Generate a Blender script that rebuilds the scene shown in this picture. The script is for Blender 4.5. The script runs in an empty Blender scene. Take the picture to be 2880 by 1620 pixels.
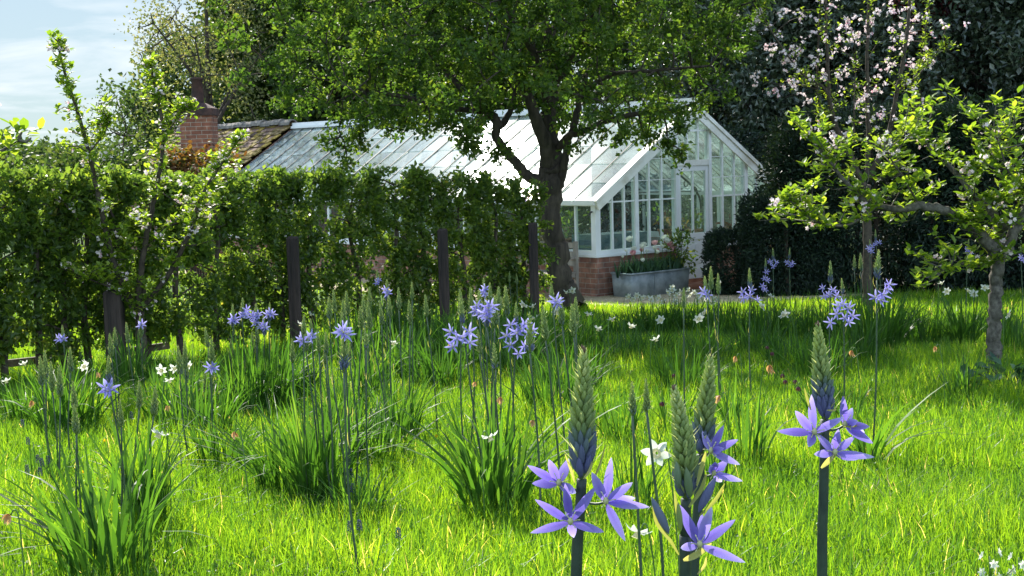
import bpy, math, random
import numpy as np
from math import radians, sin, cos, pi
random.seed(7)
R = np.random.default_rng(11)
S = bpy.context.scene
COL = S.collection
V3 = lambda *a: np.array(a, float)

# ------------------------------------------------------------------ camera, sky, sun
W_, H_, F_ = 2880.0, 1620.0, 4160.0
PITCH, ROLL, CZ = .091, .027, 2.165
def cam_axes():
    cp, sp = cos(PITCH), sin(PITCH); c, s = cos(ROLL), sin(ROLL)
    fw = V3(0, cp, -sp); up = V3(0, sp, cp); rt = V3(1, 0, 0)
    return fw, rt*c-up*s, up*c+rt*s
FW, RT, UP = cam_axes()
CAM = V3(0, 0, CZ)
cd = bpy.data.cameras.new("camera"); co = bpy.data.objects.new("camera", cd); COL.objects.link(co)
cd.sensor_width = 36; cd.lens = 36*F_/W_; cd.clip_start = .05; cd.clip_end = 3000
import mathutils
m = mathutils.Matrix.Identity(4)
for i in range(3):
    m[i][0] = RT[i]; m[i][1] = UP[i]; m[i][2] = -FW[i]; m[i][3] = CAM[i]
co.matrix_world = m
S.camera = co

SUN_EL, SUN_AZ = radians(36.6), radians(-21.3)          # azimuth from +Y towards +X
world = bpy.data.worlds.new("World"); S.world = world; world.use_nodes = True
nt = world.node_tree; nt.nodes.clear()
def N(nt, t, **k):
    n = nt.nodes.new(t)
    for a, b in k.items():
        if a.startswith('i_'): n.inputs[a[2:].replace('_', ' ')].default_value = b
        else: setattr(n, a, b)
    return n
sky = N(nt, 'ShaderNodeTexSky', sky_type='NISHITA', sun_disc=False)
sky.sun_elevation = SUN_EL; sky.sun_rotation = SUN_AZ
sky.air_density = 1.0; sky.dust_density = .35; sky.ozone_density = 1.6
tc = N(nt, 'ShaderNodeTexCoord')
sep = N(nt, 'ShaderNodeSeparateXYZ'); nt.links.new(tc.outputs['Generated'], sep.inputs[0])
mz = N(nt, 'ShaderNodeMath', operation='ADD'); nt.links.new(sep.outputs[2], mz.inputs[0]); mz.inputs[1].default_value = .10
dx = N(nt, 'ShaderNodeMath', operation='DIVIDE'); dy = N(nt, 'ShaderNodeMath', operation='DIVIDE')
nt.links.new(sep.outputs[0], dx.inputs[0]); nt.links.new(mz.outputs[0], dx.inputs[1])
nt.links.new(sep.outputs[1], dy.inputs[0]); nt.links.new(mz.outputs[0], dy.inputs[1])
cmb = N(nt, 'ShaderNodeCombineXYZ'); nt.links.new(dx.outputs[0], cmb.inputs[0]); nt.links.new(dy.outputs[0], cmb.inputs[1])
cn = N(nt, 'ShaderNodeTexNoise', i_Scale=1.1, i_Detail=7.0, i_Roughness=.55, i_Distortion=.5)
nt.links.new(cmb.outputs[0], cn.inputs['Vector'])
cr = N(nt, 'ShaderNodeValToRGB'); nt.links.new(cn.outputs['Fac'], cr.inputs[0])
cr.color_ramp.elements[0].position = .47; cr.color_ramp.elements[0].color = (0, 0, 0, 1)
cr.color_ramp.elements[1].position = .70; cr.color_ramp.elements[1].color = (.9, .9, .9, 1)
mixc = N(nt, 'ShaderNodeMix', data_type='RGBA'); nt.links.new(cr.outputs[0], mixc.inputs[0])
hs = N(nt, 'ShaderNodeHueSaturation', i_Saturation=1.05, i_Value=1.0)
nt.links.new(sky.outputs[0], hs.inputs['Color'])
# soft shoulder so that the sky round the sun keeps its colour as in the photograph
vd = N(nt, 'ShaderNodeVectorMath', operation='DIVIDE'); vd.inputs[1].default_value = (3.1, 4.15, 5.0)
va = N(nt, 'ShaderNodeVectorMath', operation='ADD'); va.inputs[1].default_value = (1, 1, 1)
vq = N(nt, 'ShaderNodeVectorMath', operation='DIVIDE')
nt.links.new(hs.outputs[0], vd.inputs[0]); nt.links.new(vd.outputs[0], va.inputs[0]); nt.links.new(hs.outputs[0], vq.inputs[0]); nt.links.new(va.outputs[0], vq.inputs[1])
nt.links.new(vq.outputs[0], mixc.inputs[6]); mixc.inputs[7].default_value = (3.85, 4.1, 4.3, 1)
# added fill light: whole sky brightened overhead and behind the viewer to lift shadows
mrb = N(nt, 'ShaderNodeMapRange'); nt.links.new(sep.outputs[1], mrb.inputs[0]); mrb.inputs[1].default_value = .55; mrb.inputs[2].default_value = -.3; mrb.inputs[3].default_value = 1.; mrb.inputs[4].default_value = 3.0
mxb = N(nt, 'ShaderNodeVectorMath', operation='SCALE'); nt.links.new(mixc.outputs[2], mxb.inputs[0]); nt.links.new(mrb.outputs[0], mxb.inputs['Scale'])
bg = N(nt, 'ShaderNodeBackground', i_Strength=.125)
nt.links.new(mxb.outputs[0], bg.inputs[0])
wo = N(nt, 'ShaderNodeOutputWorld'); nt.links.new(bg.outputs[0], wo.inputs[0])

sd = bpy.data.lights.new("sun", 'SUN'); so = bpy.data.objects.new("sun", sd); COL.objects.link(so)
sd.energy = 4.6; sd.angle = radians(.55); sd.color = (1, .95, .86)
sdir = mathutils.Vector((sin(SUN_AZ)*cos(SUN_EL), cos(SUN_AZ)*cos(SUN_EL), sin(SUN_EL)))
so.rotation_euler = sdir.to_track_quat('Z', 'Y').to_euler(); so.location = (-10, 30, 25)
S.view_settings.view_transform = 'Standard'; S.view_settings.look = 'None'
S.view_settings.exposure = 1.12; S.view_settings.gamma = 1
S.cycles.max_bounces = 10; S.cycles.diffuse_bounces = 4; S.cycles.transmission_bounces = 8; S.cycles.transparent_max_bounces = 24
S.cycles.use_denoising = True

# ------------------------------------------------------------------ coordinates
def gz(x, y):
    """height of the sloping lawn"""
    y = np.asarray(y, float)
    return np.where(y < 20.6, .805-.0375*y, .0325*np.clip((21.5-y)/.9, 0, 1))
def ray(u, v): return FW+RT*(u-W_/2)/F_-UP*(v-H_/2)/F_
def spot(u, v, Y):
    d = ray(u, v); return CAM+d*(Y/d[1])
def ground_at(u, v):
    d = ray(u, v); t = (.805-CZ)/(d[2]+.0375*d[1]); P = CAM+d*t
    if P[1] > 21: t = -CZ/d[2]; P = CAM+d*t
    return P
K = 2880/2576.0
def nrm(a): return a/np.maximum(np.linalg.norm(a, axis=-1, keepdims=True), 1e-9)

# ------------------------------------------------------------------ mesh helpers
class MB:
    def __init__(s): s.v = []; s.f = []; s.r = []; s.n = 0; s.mi = []
    def add(s, v, faces, rnd=.5, mi=0):
        v = np.asarray(v, float).reshape(-1, 3); s.v.append(v)
        s.r.append(np.broadcast_to(np.asarray(rnd, float), (len(v),)).copy())
        for f in faces:
            f = np.asarray(f, int)
            if len(f): s.f.append(f+s.n); s.mi.append(np.full(len(f), mi, int))
        s.n += len(v); return s
    def build(s, name, mat, parent=None, smooth=False):
        v = np.concatenate(s.v); me = bpy.data.meshes.new(name)
        me.vertices.add(len(v)); me.vertices.foreach_set('co', v.ravel())
        tot = np.concatenate([np.full(len(f), f.shape[1]) for f in s.f]); loops = np.concatenate([f.ravel() for f in s.f])
        me.loops.add(len(loops)); me.loops.foreach_set('vertex_index', loops)
        me.polygons.add(len(tot)); st = np.concatenate([[0], np.cumsum(tot)[:-1]])
        me.polygons.foreach_set('loop_start', st); me.polygons.foreach_set('loop_total', tot)
        me.polygons.foreach_set('material_index', np.concatenate(s.mi))
        me.polygons.foreach_set('use_smooth', np.full(len(tot), smooth))
        at = me.attributes.new('rnd', 'FLOAT', 'POINT'); at.data.foreach_set('value', np.concatenate(s.r))
        me.update(calc_edges=True); me.validate()
        for q in (mat if isinstance(mat, (list, tuple)) else [mat]): me.materials.append(q)
        o = bpy.data.objects.new(name, me); COL.objects.link(o)
        if parent is not None: o.parent = parent
        return o
CUBE = np.array([[0,3,2,1],[4,5,6,7],[0,1,5,4],[1,2,6,5],[2,3,7,6],[3,0,4,7]])
def box(mb, o, ax, ay, az, rnd=.5, mi=0):
    """box from corner o with edge vectors"""
    o, ax, ay, az = map(np.asarray, (o, ax, ay, az))
    v = [o, o+ax, o+ax+ay, o+ay, o+az, o+ax+az, o+ax+ay+az, o+ay+az]
    if np.dot(np.cross(ax, ay), az) < 0: f = CUBE[:, ::-1]
    else: f = CUBE
    mb.add(v, [f], rnd, mi); return mb
def tube(mb, pts, rad, n=6, rnd=.5, cap=True, mi=0):
    pts = np.asarray(pts, float); k = len(pts); rad = np.broadcast_to(np.asarray(rad, float), (k,))
    t = nrm(np.gradient(pts, axis=0)); a = V3(0, 1, 0) if abs(t[0][1]) < .8 else V3(1, 0, 0)
    a = nrm(np.cross(t[0], a)); vs = []
    for i in range(k):
        a = nrm(a-t[i]*np.dot(a, t[i])); b = np.cross(t[i], a)
        th = np.arange(n)*2*pi/n
        vs.append(pts[i]+rad[i]*(np.cos(th)[:, None]*a+np.sin(th)[:, None]*b))
    v = np.concatenate(vs); f = []
    for i in range(k-1):
        for j in range(n):
            f.append([i*n+j, i*n+(j+1) % n, (i+1)*n+(j+1) % n, (i+1)*n+j])
    fs = [np.array(f)]
    if cap: fs += [np.arange(n)[::-1][None], (np.arange(n)+(k-1)*n)[None]]
    mb.add(v, fs, rnd, mi); return mb
def smoothline(pts, k=6, wob=0):
    """catmull-rom"""
    p = np.asarray(pts, float); p = np.concatenate([[2*p[0]-p[1]], p, [2*p[-1]-p[-2]]]); out = []
    for i in range(1, len(p)-2):
        for t in np.linspace(0, 1, k, endpoint=False):
            a, b, c, d = p[i-1:i+3]
            out.append(.5*((2*b)+(-a+c)*t+(2*a-5*b+4*c-d)*t*t+(-a+3*b-3*c+d)*t**3))
    out.append(p[-2]); out = np.array(out)
    if wob: out[1:-1, :3] += R.normal(0, wob, (len(out)-2, out.shape[1]))[:, :3] if out.shape[1] == 3 else np.c_[R.normal(0, wob, (len(out)-2, 3)), np.zeros(len(out)-2)]
    return out
def twigs(mb, A, B, r0, r1, rnd=.3):
    """many thin 3-sided curved twigs from A to B"""
    A = np.asarray(A); B = np.asarray(B); n = len(A)
    if n == 0: return
    mid = (A+B)/2+R.normal(0, 1, (n, 3))*.08*np.linalg.norm(B-A, axis=1, keepdims=True)
    d = nrm(B-A); a = nrm(np.cross(d, R.normal(0, 1, (n, 3)))); b = np.cross(d, a)
    vs = []
    for P, r in ((A, r0), (mid, (np.asarray(r0)+r1)/2), (B, r1)):
        for th in (0, 2*pi/3, 4*pi/3):
            vs.append(P+np.asarray(r).reshape(-1, 1)*(cos(th)*a+sin(th)*b) if np.ndim(r) else P+r*(cos(th)*a+sin(th)*b))
    v = np.stack(vs, 1).reshape(-1, 3); f = []
    for i in range(2):
        for j in range(3): f.append([i*3+j, i*3+(j+1) % 3, (i+1)*3+(j+1) % 3, (i+1)*3+j])
    f = (np.array(f)[None]+(np.arange(n)*9)[:, None, None]).reshape(-1, 4)
    mb.add(v, [f], rnd)
def leaves(mb, P, D, Nn, L, Wd, kind='small', rnd=None, mi=0, curl=.15):
    P = np.asarray(P); n = len(P)
    if n == 0: return
    D = nrm(D); Nn = nrm(Nn-D*(Nn*D).sum(1, keepdims=True)); Sd = np.cross(D, Nn)
    L = np.broadcast_to(L, (n,))[:, None]; Wd = np.broadcast_to(Wd, (n,))[:, None]
    if rnd is None: rnd = R.random(n)
    if kind == 'small':
        v = np.stack([P, P+D*L*.45+Sd*Wd*.5+Nn*Wd*.15, P+D*L-Nn*L*curl, P+D*L*.45-Sd*Wd*.5+Nn*Wd*.15], 1)
        f = np.array([[0, 3, 2], [0, 2, 1]]); k = 4
        mb.add(v.reshape(-1, 3), [(f[None]+(np.arange(n)*k)[:, None, None]).reshape(-1, 3)], np.repeat(rnd, k), mi)
    else:
        q = lambda a, b, c: P+D*L*a+Sd*Wd*.5*b+Nn*(L*c)
        v = np.stack([P, q(.3, .85, .06), q(.68, .9, .02-curl*.4), q(1, 0, -curl), q(.68, -.9, .02-curl*.4), q(.3, -.85, .06), q(.33, 0, 0), q(.68, 0, -.05-curl*.4)], 1)
        k = 8; off = (np.arange(n)*k)[:, None, None]
        f3 = np.array([[0, 6, 1], [0, 5, 6], [2, 7, 3], [7, 4, 3]]); f4 = np.array([[1, 6, 7, 2], [6, 5, 4, 7]])
        mb.add(v.reshape(-1, 3), [(f3[None]+off).reshape(-1, 3), (f4[None]+off).reshape(-1, 4)], np.repeat(rnd, k), mi)
def blades(mb, base, H, lean, leandir, Wd, face, seg=3, rnd=None, droop=0., mi=0):
    """curved ribbon leaves. base (n,3), H heights, lean horizontal reach, leandir angle, face angle of the flat side"""
    n = len(base)
    if rnd is None: rnd = R.random(n)
    ld = np.stack([np.cos(leandir), np.sin(leandir), np.zeros(n)], 1); fs = np.stack([np.cos(face), np.sin(face), np.zeros(n)], 1)
    vs = []; H = np.broadcast_to(H, (n,)); lean = np.broadcast_to(lean, (n,)); Wd = np.broadcast_to(Wd, (n,)); droop = np.broadcast_to(droop, (n,))
    for i in range(seg):
        t = i/seg; c = base+ld*(lean*t**1.8)[:, None]+V3(0, 0, 1)*(H*(t-droop*t**3))[:, None]
        w = (Wd*(.55+.45*sin(pi*min(1, t*1.4)))*(1-.35*t**3))[:, None]*.5
        fold = V3(0, 0, 0)
        vs += [c-fs*w, c+fs*w]
    c = base+ld*lean[:, None]+V3(0, 0, 1)*(H*(1-droop))[:, None]; vs.append(c)
    k = 2*seg+1; v = np.stack(vs, 1).reshape(-1, 3); off = (np.arange(n)*k)[:, None, None]
    f4 = np.array([[2*i, 2*i+1, 2*i+3, 2*i+2] for i in range(seg-1)]); f3 = np.array([[2*seg-2, 2*seg-1, 2*seg]])
    fc = [(f3[None]+off).reshape(-1, 3)]
    if seg > 1: fc.append((f4[None]+off).reshape(-1, 4))
    mb.add(v, fc, np.repeat(rnd, k), mi)
def ellipsoids(mb, P, D, L, Wd, nr=4, ns=6, rnd=None, mi=0, p=1.):
    """spindle shaped buds from P along D"""
    n = len(P); D = nrm(D); a = nrm(np.cross(D, np.where(np.abs(D[:, 2:]) < .9, [[0, 0, 1.]], [[1., 0, 0]]))); b = np.cross(D, a)
    if rnd is None: rnd = R.random(n)
    L = np.broadcast_to(L, (n,))[:, None]; Wd = np.broadcast_to(Wd, (n,))[:, None]; vs = []; rr = []
    for i in range(nr+1):
        t = i/nr; w = Wd*.5*(max(.0, sin(pi*t**p))**.75+.02)
        for j in range(ns):
            th = 2*pi*j/ns; vs.append(P+D*L*t+w*(cos(th)*a+sin(th)*b)); rr.append(rnd+.0*t)
    k = (nr+1)*ns; v = np.stack(vs, 1).reshape(-1, 3); f = []
    for i in range(nr):
        for j in range(ns): f.append([i*ns+j, i*ns+(j+1) % ns, (i+1)*ns+(j+1) % ns, (i+1)*ns+j])
    mb.add(v, [(np.array(f)[None]+(np.arange(n)*k)[:, None, None]).reshape(-1, 4)], np.stack(rr, 1).ravel(), mi)
def lathe(mb, prof, c, n=16, rnd=.5, mi=0):
    prof = np.asarray(prof, float); th = np.arange(n)*2*pi/n; vs = []
    for r, z in prof: vs.append(np.stack([c[0]+r*np.cos(th), c[1]+r*np.sin(th), np.full(n, c[2]+z)], 1))
    f = [[i*n+j, i*n+(j+1) % n, (i+1)*n+(j+1) % n, (i+1)*n+j] for i in range(len(prof)-1) for j in range(n)]
    mb.add(np.concatenate(vs), [np.array(f)], rnd, mi)
def tag(o, label=None, cat=None, group=None, kind=None):
    if label: o['label'] = label
    if cat: o['category'] = cat
    if group: o['group'] = group
    if kind: o['kind'] = kind
    return o
def empty(name, loc=(0, 0, 0)):
    o = bpy.data.objects.new(name, None); COL.objects.link(o); o.location = [float(q) for q in loc]; o.empty_display_size = .1; return o
def keep(o, parent):
    """parent while keeping world geometry (parts are modelled in world coordinates)"""
    o.parent = parent; o.matrix_parent_inverse = mathutils.Matrix.Translation(parent.location).inverted(); return o

# ------------------------------------------------------------------ materials
def new(name):
    m = bpy.data.materials.new(name); m.use_nodes = True; nt = m.node_tree; nt.nodes.clear()
    o = N(nt, 'ShaderNodeOutputMaterial'); return m, nt, o
def ramp(nt, fac, stops):
    r = N(nt, 'ShaderNodeValToRGB'); nt.links.new(fac, r.inputs[0]); e = r.color_ramp.elements
    while len(e) < len(stops): e.new(.5)
    for q, (p, c) in zip(e, stops): q.position = p; q.color = (*c, 1)
    return r.outputs[0]
def leafmat(name, stops, tr=1.6, fac=.5, rough=.5, spec=.35, tshift=(1.15, 1.1, .5)):
    """thin leaf: reflecting top and light coming through"""
    m, nt, o = new(name); at = N(nt, 'ShaderNodeAttribute', attribute_name='rnd')
    c = ramp(nt, at.outputs['Fac'], stops)
    p = N(nt, 'ShaderNodeBsdfPrincipled', i_Roughness=rough); p.inputs['Specular IOR Level'].default_value = spec
    nt.links.new(c, p.inputs['Base Color'])
    mu = N(nt, 'ShaderNodeMix', data_type='RGBA', blend_type='MULTIPLY'); mu.inputs[0].default_value = 1; mu.clamp_result = False
    nt.links.new(c, mu.inputs[6]); mu.inputs[7].default_value = (tr*tshift[0], tr*tshift[1], tr*tshift[2], 1)
    t = N(nt, 'ShaderNodeBsdfTranslucent'); nt.links.new(mu.outputs[2], t.inputs[0])
    mx = N(nt, 'ShaderNodeMixShader'); mx.inputs[0].default_value = fac
    nt.links.new(p.outputs[0], mx.inputs[1]); nt.links.new(t.outputs[0], mx.inputs[2]); nt.links.new(mx.outputs[0], o.inputs[0])
    return m
def solid(name, c1, c2, scale=6, rough=.7, bump=.0, bscale=40, spec=.4, metal=0, stretch=(1, 1, 1), p=(.35, .7), detail=6):
    m, nt, o = new(name); tc = N(nt, 'ShaderNodeTexCoord'); mp = N(nt, 'ShaderNodeMapping'); mp.inputs['Scale'].default_value = stretch
    nt.links.new(tc.outputs['Object'], mp.inputs[0])
    n = N(nt, 'ShaderNodeTexNoise', i_Scale=scale, i_Detail=float(detail), i_Roughness=.6); nt.links.new(mp.outputs[0], n.inputs['Vector'])
    c = ramp(nt, n.outputs['Fac'], [(p[0], c1), (p[1], c2)])
    b = N(nt, 'ShaderNodeBsdfPrincipled', i_Roughness=rough, i_Metallic=float(metal)); b.inputs['Specular IOR Level'].default_value = spec
    nt.links.new(c, b.inputs['Base Color'])
    if bump:
        n2 = N(nt, 'ShaderNodeTexNoise', i_Scale=bscale, i_Detail=5.0); nt.links.new(mp.outputs[0], n2.inputs['Vector'])
        bp = N(nt, 'ShaderNodeBump', i_Strength=bump, i_Distance=.02); nt.links.new(n2.outputs['Fac'], bp.inputs['Height']); nt.links.new(bp.outputs[0], b.inputs['Normal'])
    nt.links.new(b.outputs[0], o.inputs[0]); return m
def brickmat(name, c1, c2, mortar, rot=0., w=.225, h=.076):
    m, nt, o = new(name); tc = N(nt, 'ShaderNodeTexCoord'); uv = N(nt, 'ShaderNodeAttribute', attribute_name='wallco')
    b = N(nt, 'ShaderNodeTexBrick', offset=.5); b.inputs['Scale'].default_value = 1
    b.inputs['Mortar Size'].default_value = .006; b.inputs['Brick Width'].default_value = w; b.inputs['Row Height'].default_value = h
    b.inputs['Mortar Smooth'].default_value = .3; b.inputs['Bias'].default_value = -.1
    b.inputs['Color1'].default_value = (*c1, 1); b.inputs['Color2'].default_value = (*c2, 1); b.inputs['Mortar'].default_value = (*mortar, 1)
    nt.links.new(uv.outputs['Vector'], b.inputs['Vector'])
    n = N(nt, 'ShaderNodeTexNoise', i_Scale=9., i_Detail=6.0); nt.links.new(tc.outputs['Object'], n.inputs['Vector'])
    mu = N(nt, 'ShaderNodeMix', data_type='RGBA', blend_type='MULTIPLY'); mu.inputs[0].default_value = 1
    nt.links.new(b.outputs['Color'], mu.inputs[6]); nt.links.new(ramp(nt, n.outputs['Fac'], [(.3, (.55, .55, .55)), (.7, (1.2, 1.15, 1.1))]), mu.inputs[7])
    p = N(nt, 'ShaderNodeBsdfPrincipled', i_Roughness=.85); nt.links.new(mu.outputs[2], p.inputs['Base Color'])
    bp = N(nt, 'ShaderNodeBump', i_Strength=.6, i_Distance=.01, invert=True); nt.links.new(b.outputs['Fac'], bp.inputs['Height']); nt.links.new(bp.outputs[0], p.inputs['Normal'])
    nt.links.new(p.outputs[0], o.inputs[0]); return m
def wallco(o, uax, off=(0, 0)):
    """brick coordinates: metres along the wall and up"""
    me = o.data; a = me.attributes.new('wallco', 'FLOAT_VECTOR', 'CORNER'); n = len(me.loops); buf = np.zeros((n, 3))
    co_ = np.zeros(len(me.vertices)*3); me.vertices.foreach_get('co', co_); co_ = co_.reshape(-1, 3)
    for p in me.polygons:
        nn = np.array(p.normal); al = np.cross([0, 0, 1], nn)
        al = nrm(al) if np.linalg.norm(al) > .3 else nrm(np.asarray(uax, float))
        if np.dot(al, uax) < -.5: al = -al
        for l in p.loop_indices:
            c = co_[me.loops[l].vertex_index]; buf[l] = (np.dot(c, al)+off[0], c[2] if abs(nn[2]) < .7 else np.dot(c, np.cross([0, 0, 1], al)), 0)
    a.data.foreach_set('vector', buf.ravel())
def glassmat(name, dirt=.10, dirtcol=(.7, .78, .74), rough=.02, tint=(.86, .93, .9), refl=1.5, roof=False):
    m, nt, o = new(name)
    tr = N(nt, 'ShaderNodeBsdfTransparent'); tr.inputs[0].default_value = (*tint, 1)
    gl = N(nt, 'ShaderNodeBsdfGlossy', i_Roughness=rough); ge = N(nt, 'ShaderNodeNewGeometry')
    dt = N(nt, 'ShaderNodeVectorMath', operation='DOT_PRODUCT'); nt.links.new(ge.outputs['Incoming'], dt.inputs[0]); nt.links.new(ge.outputs['Normal'], dt.inputs[1])
    ab = N(nt, 'ShaderNodeMath', operation='ABSOLUTE'); nt.links.new(dt.outputs['Value'], ab.inputs[0])
    su = N(nt, 'ShaderNodeMath', operation='SUBTRACT'); su.inputs[0].default_value = 1; nt.links.new(ab.outputs[0], su.inputs[1])
    pw = N(nt, 'ShaderNodeMath', operation='POWER'); nt.links.new(su.outputs[0], pw.inputs[0]); pw.inputs[1].default_value = 5
    mu = N(nt, 'ShaderNodeMath', operation='MULTIPLY_ADD', use_clamp=True); nt.links.new(pw.outputs[0], mu.inputs[0]); mu.inputs[1].default_value = .96*refl; mu.inputs[2].default_value = .04*refl
    gs = gl
    if roof:
        g2 = N(nt, 'ShaderNodeBsdfGlossy', i_Roughness=.20); gm = N(nt, 'ShaderNodeMixShader'); gm.inputs[0].default_value = .014
        nt.links.new(gl.outputs[0], gm.inputs[1]); nt.links.new(g2.outputs[0], gm.inputs[2]); gs = gm
    mx = N(nt, 'ShaderNodeMixShader'); nt.links.new(mu.outputs[0], mx.inputs[0]); nt.links.new(tr.outputs[0], mx.inputs[1]); nt.links.new(gs.outputs[0], mx.inputs[2])
    tc = N(nt, 'ShaderNodeTexCoord'); n = N(nt, 'ShaderNodeTexNoise', i_Scale=4.2, i_Detail=4.0, i_Roughness=.6); nt.links.new(tc.outputs['Object'], n.inputs['Vector'])
    d = N(nt, 'ShaderNodeBsdfDiffuse'); d.inputs[0].default_value = (*dirtcol, 1); t2 = N(nt, 'ShaderNodeBsdfTranslucent'); t2.inputs[0].default_value = (*dirtcol, 1)
    md = N(nt, 'ShaderNodeMixShader'); md.inputs[0].default_value = .4; nt.links.new(d.outputs[0], md.inputs[1]); nt.links.new(t2.outputs[0], md.inputs[2])
    mr = N(nt, 'ShaderNodeMapRange'); nt.links.new(n.outputs['Fac'], mr.inputs[0]); mr.inputs[1].default_value = .38; mr.inputs[2].default_value = .62
    mr.inputs[3].default_value = dirt*.5; mr.inputs[4].default_value = min(.95, dirt*1.6)
    at = N(nt, 'ShaderNodeAttribute', attribute_name='rnd'); am = N(nt, 'ShaderNodeMath', operation='MULTIPLY_ADD'); nt.links.new(at.outputs['Fac'], am.inputs[0]); am.inputs[1].default_value = 1.1 if roof else 0.; am.inputs[2].default_value = .45 if roof else 1.
    mq = N(nt, 'ShaderNodeMath', operation='MULTIPLY', use_clamp=True); nt.links.new(mr.outputs[0], mq.inputs[0]); nt.links.new(am.outputs[0], mq.inputs[1])
    m2 = N(nt, 'ShaderNodeMixShader'); nt.links.new(mq.outputs[0], m2.inputs[0]); nt.links.new(mx.outputs[0], m2.inputs[1]); nt.links.new(md.outputs[0], m2.inputs[2])
    if roof:
        bp = N(nt, 'ShaderNodeBump', i_Strength=.03, i_Distance=.02); n3 = N(nt, 'ShaderNodeTexNoise', i_Scale=7., i_Detail=1.0); nt.links.new(tc.outputs['Object'], n3.inputs['Vector'])
        nt.links.new(n3.outputs['Fac'], bp.inputs['Height']); nt.links.new(bp.outputs[0], gl.inputs['Normal'])
    nt.links.new(m2.outputs[0], o.inputs[0]); return m
def barkmat(name, c1, c2, sc=9, stretch=(1, 1, .18), bump=.9):
    return solid(name, c1, c2, scale=sc, rough=.9, bump=bump, bscale=sc*1.6, stretch=stretch, p=(.35, .65))

M = {}
M['grass'] = leafmat('grass_blade', [(0, (.028, .085, .012)), (.35, (.065, .165, .014)), (.75, (.13, .25, .016)), (.93, (.20, .33, .02)), (.97, (.42, .38, .18)), (1, (.55, .5, .3))], tr=2.25, fac=.62, rough=.4, spec=.35, tshift=(1.4, 1.12, .45))
M['strap'] = leafmat('strap_leaf', [(0, (.024, .066, .015)), (.6, (.055, .135, .022)), (.93, (.10, .20, .03)), (1, (.26, .27, .08))], tr=1.7, fac=.55, rough=.5, spec=.3, tshift=(1.15, 1.15, .4))
M['haw'] = leafmat('hawthorn_leaf', [(0, (.022, .045, .008)), (.5, (.055, .095, .015)), (.85, (.12, .155, .02)), (1, (.20, .20, .025))], tr=2.3, fac=.52, rough=.5, spec=.4, tshift=(1.0, 1.15, .6))
M['horn'] = leafmat('hornbeam_leaf', [(0, (.026, .055, .012)), (.5, (.065, .112, .022)), (.9, (.12, .165, .03)), (1, (.19, .18, .04))], tr=2.6, fac=.6, rough=.42, spec=.5)
M['apple'] = leafmat('apple_leaf', [(0, (.07, .13, .02)), (.5, (.13, .20, .03)), (1, (.22, .28, .05))], tr=2.3, fac=.55, rough=.45, spec=.4, tshift=(1.15, 1.1, .35))
M['oak'] = leafmat('oak_leaf', [(0, (.02, .042, .013)), (.6, (.045, .08, .022)), (1, (.10, .13, .035))], tr=1.8, fac=.5)
M['pale'] = leafmat('pale_leaf', [(0, (.09, .12, .05)), (.6, (.17, .19, .08)), (1, (.32, .29, .17))], tr=1.4, fac=.5)
M['holly'] = leafmat('holly_leaf', [(0, (.024, .044, .024)), (.7, (.05, .08, .04)), (1, (.12, .15, .09))], tr=.8, fac=.2, rough=.36, spec=.9)
M['yew'] = leafmat('yew_leaf', [(0, (.008, .020, .014)), (.7, (.016, .036, .020)), (1, (.04, .07, .03))], tr=.6, fac=.25, rough=.5, spec=.35)
M['copper'] = leafmat('copper_leaf', [(0, (.07, .025, .015)), (.35, (.17, .08, .03)), (.6, (.22, .15, .04)), (.8, (.09, .11, .03)), (1, (.06, .09, .02))], tr=1.3, fac=.5)
M['maroon'] = leafmat('maroon_leaf', [(0, (.03, .006, .008)), (1, (.10, .02, .02))], tr=1.6, fac=.5)
M['blossom'] = leafmat('blossom', [(0, (.80, .64, .66)), (.75, (.84, .78, .77)), (.88, (.76, .44, .52)), (1, (.68, .28, .38))], tr=1.12, fac=.45, tshift=(1, 1, 1), rough=.6, spec=.2)
M['camtepal'] = leafmat('camassia_petal', [(0, (.13, .09, .42)), (.35, (.22, .17, .56)), (.7, (.34, .28, .68)), (1, (.58, .54, .84))], tr=1.3, fac=.5, tshift=(1.05, 1, 1.05), rough=.5, spec=.3)
M['campale'] = leafmat('pale_camassia_petal', [(0, (.22, .19, .54)), (.5, (.34, .31, .68)), (1, (.58, .57, .84))], tr=1.25, fac=.5, tshift=(1, 1, 1.05), rough=.5, spec=.3)
M['cambud'] = leafmat('camassia_bud', [(0, (.12, .13, .27)), (.25, (.14, .18, .21)), (.45, (.17, .23, .10)), (.8, (.30, .36, .14)), (.97, (.44, .46, .22)), (1, (.14, .10, .07))], tr=1.7, fac=.45, rough=.5, tshift=(1.1, 1.1, .8))
M['bract'] = leafmat('dry_bract', [(0, (.24, .26, .08)), (1, (.48, .44, .20))], tr=1.5, fac=.55)
M['camstem'] = solid('camassia_stem', (.025, .048, .028), (.06, .095, .042), scale=30, rough=.5, spec=.4)
M['darkstem'] = solid('dark_stem', (.012, .024, .018), (.03, .05, .03), scale=30, rough=.5, spec=.4)
M['stemgreen'] = solid('green_stem', (.05, .11, .02), (.09, .17, .03), scale=20, rough=.45)
M['anther'] = solid('anther', (.55, .5, .3), (.3, .33, .12), scale=60)
M['white'] = leafmat('white_petal', [(0, (.66, .68, .60)), (1, (.80, .80, .74))], tr=1.05, fac=.5, tshift=(1, 1, .95), rough=.5, spec=.2)
M['cup'] = leafmat('cream_cup', [(0, (.66, .58, .34)), (1, (.74, .70, .48))], tr=1.05, fac=.5, tshift=(1, 1, .9))
M['faded'] = leafmat('faded_petal', [(0, (.30, .15, .06)), (.6, (.55, .36, .16)), (1, (.70, .55, .32))], tr=1.3, fac=.5, tshift=(1.1, 1, .8))
M['tulippink'] = leafmat('pink_petal', [(0, (.62, .20, .26)), (1, (.78, .50, .48))], tr=1.1, fac=.5, tshift=(1, 1, 1))
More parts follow.
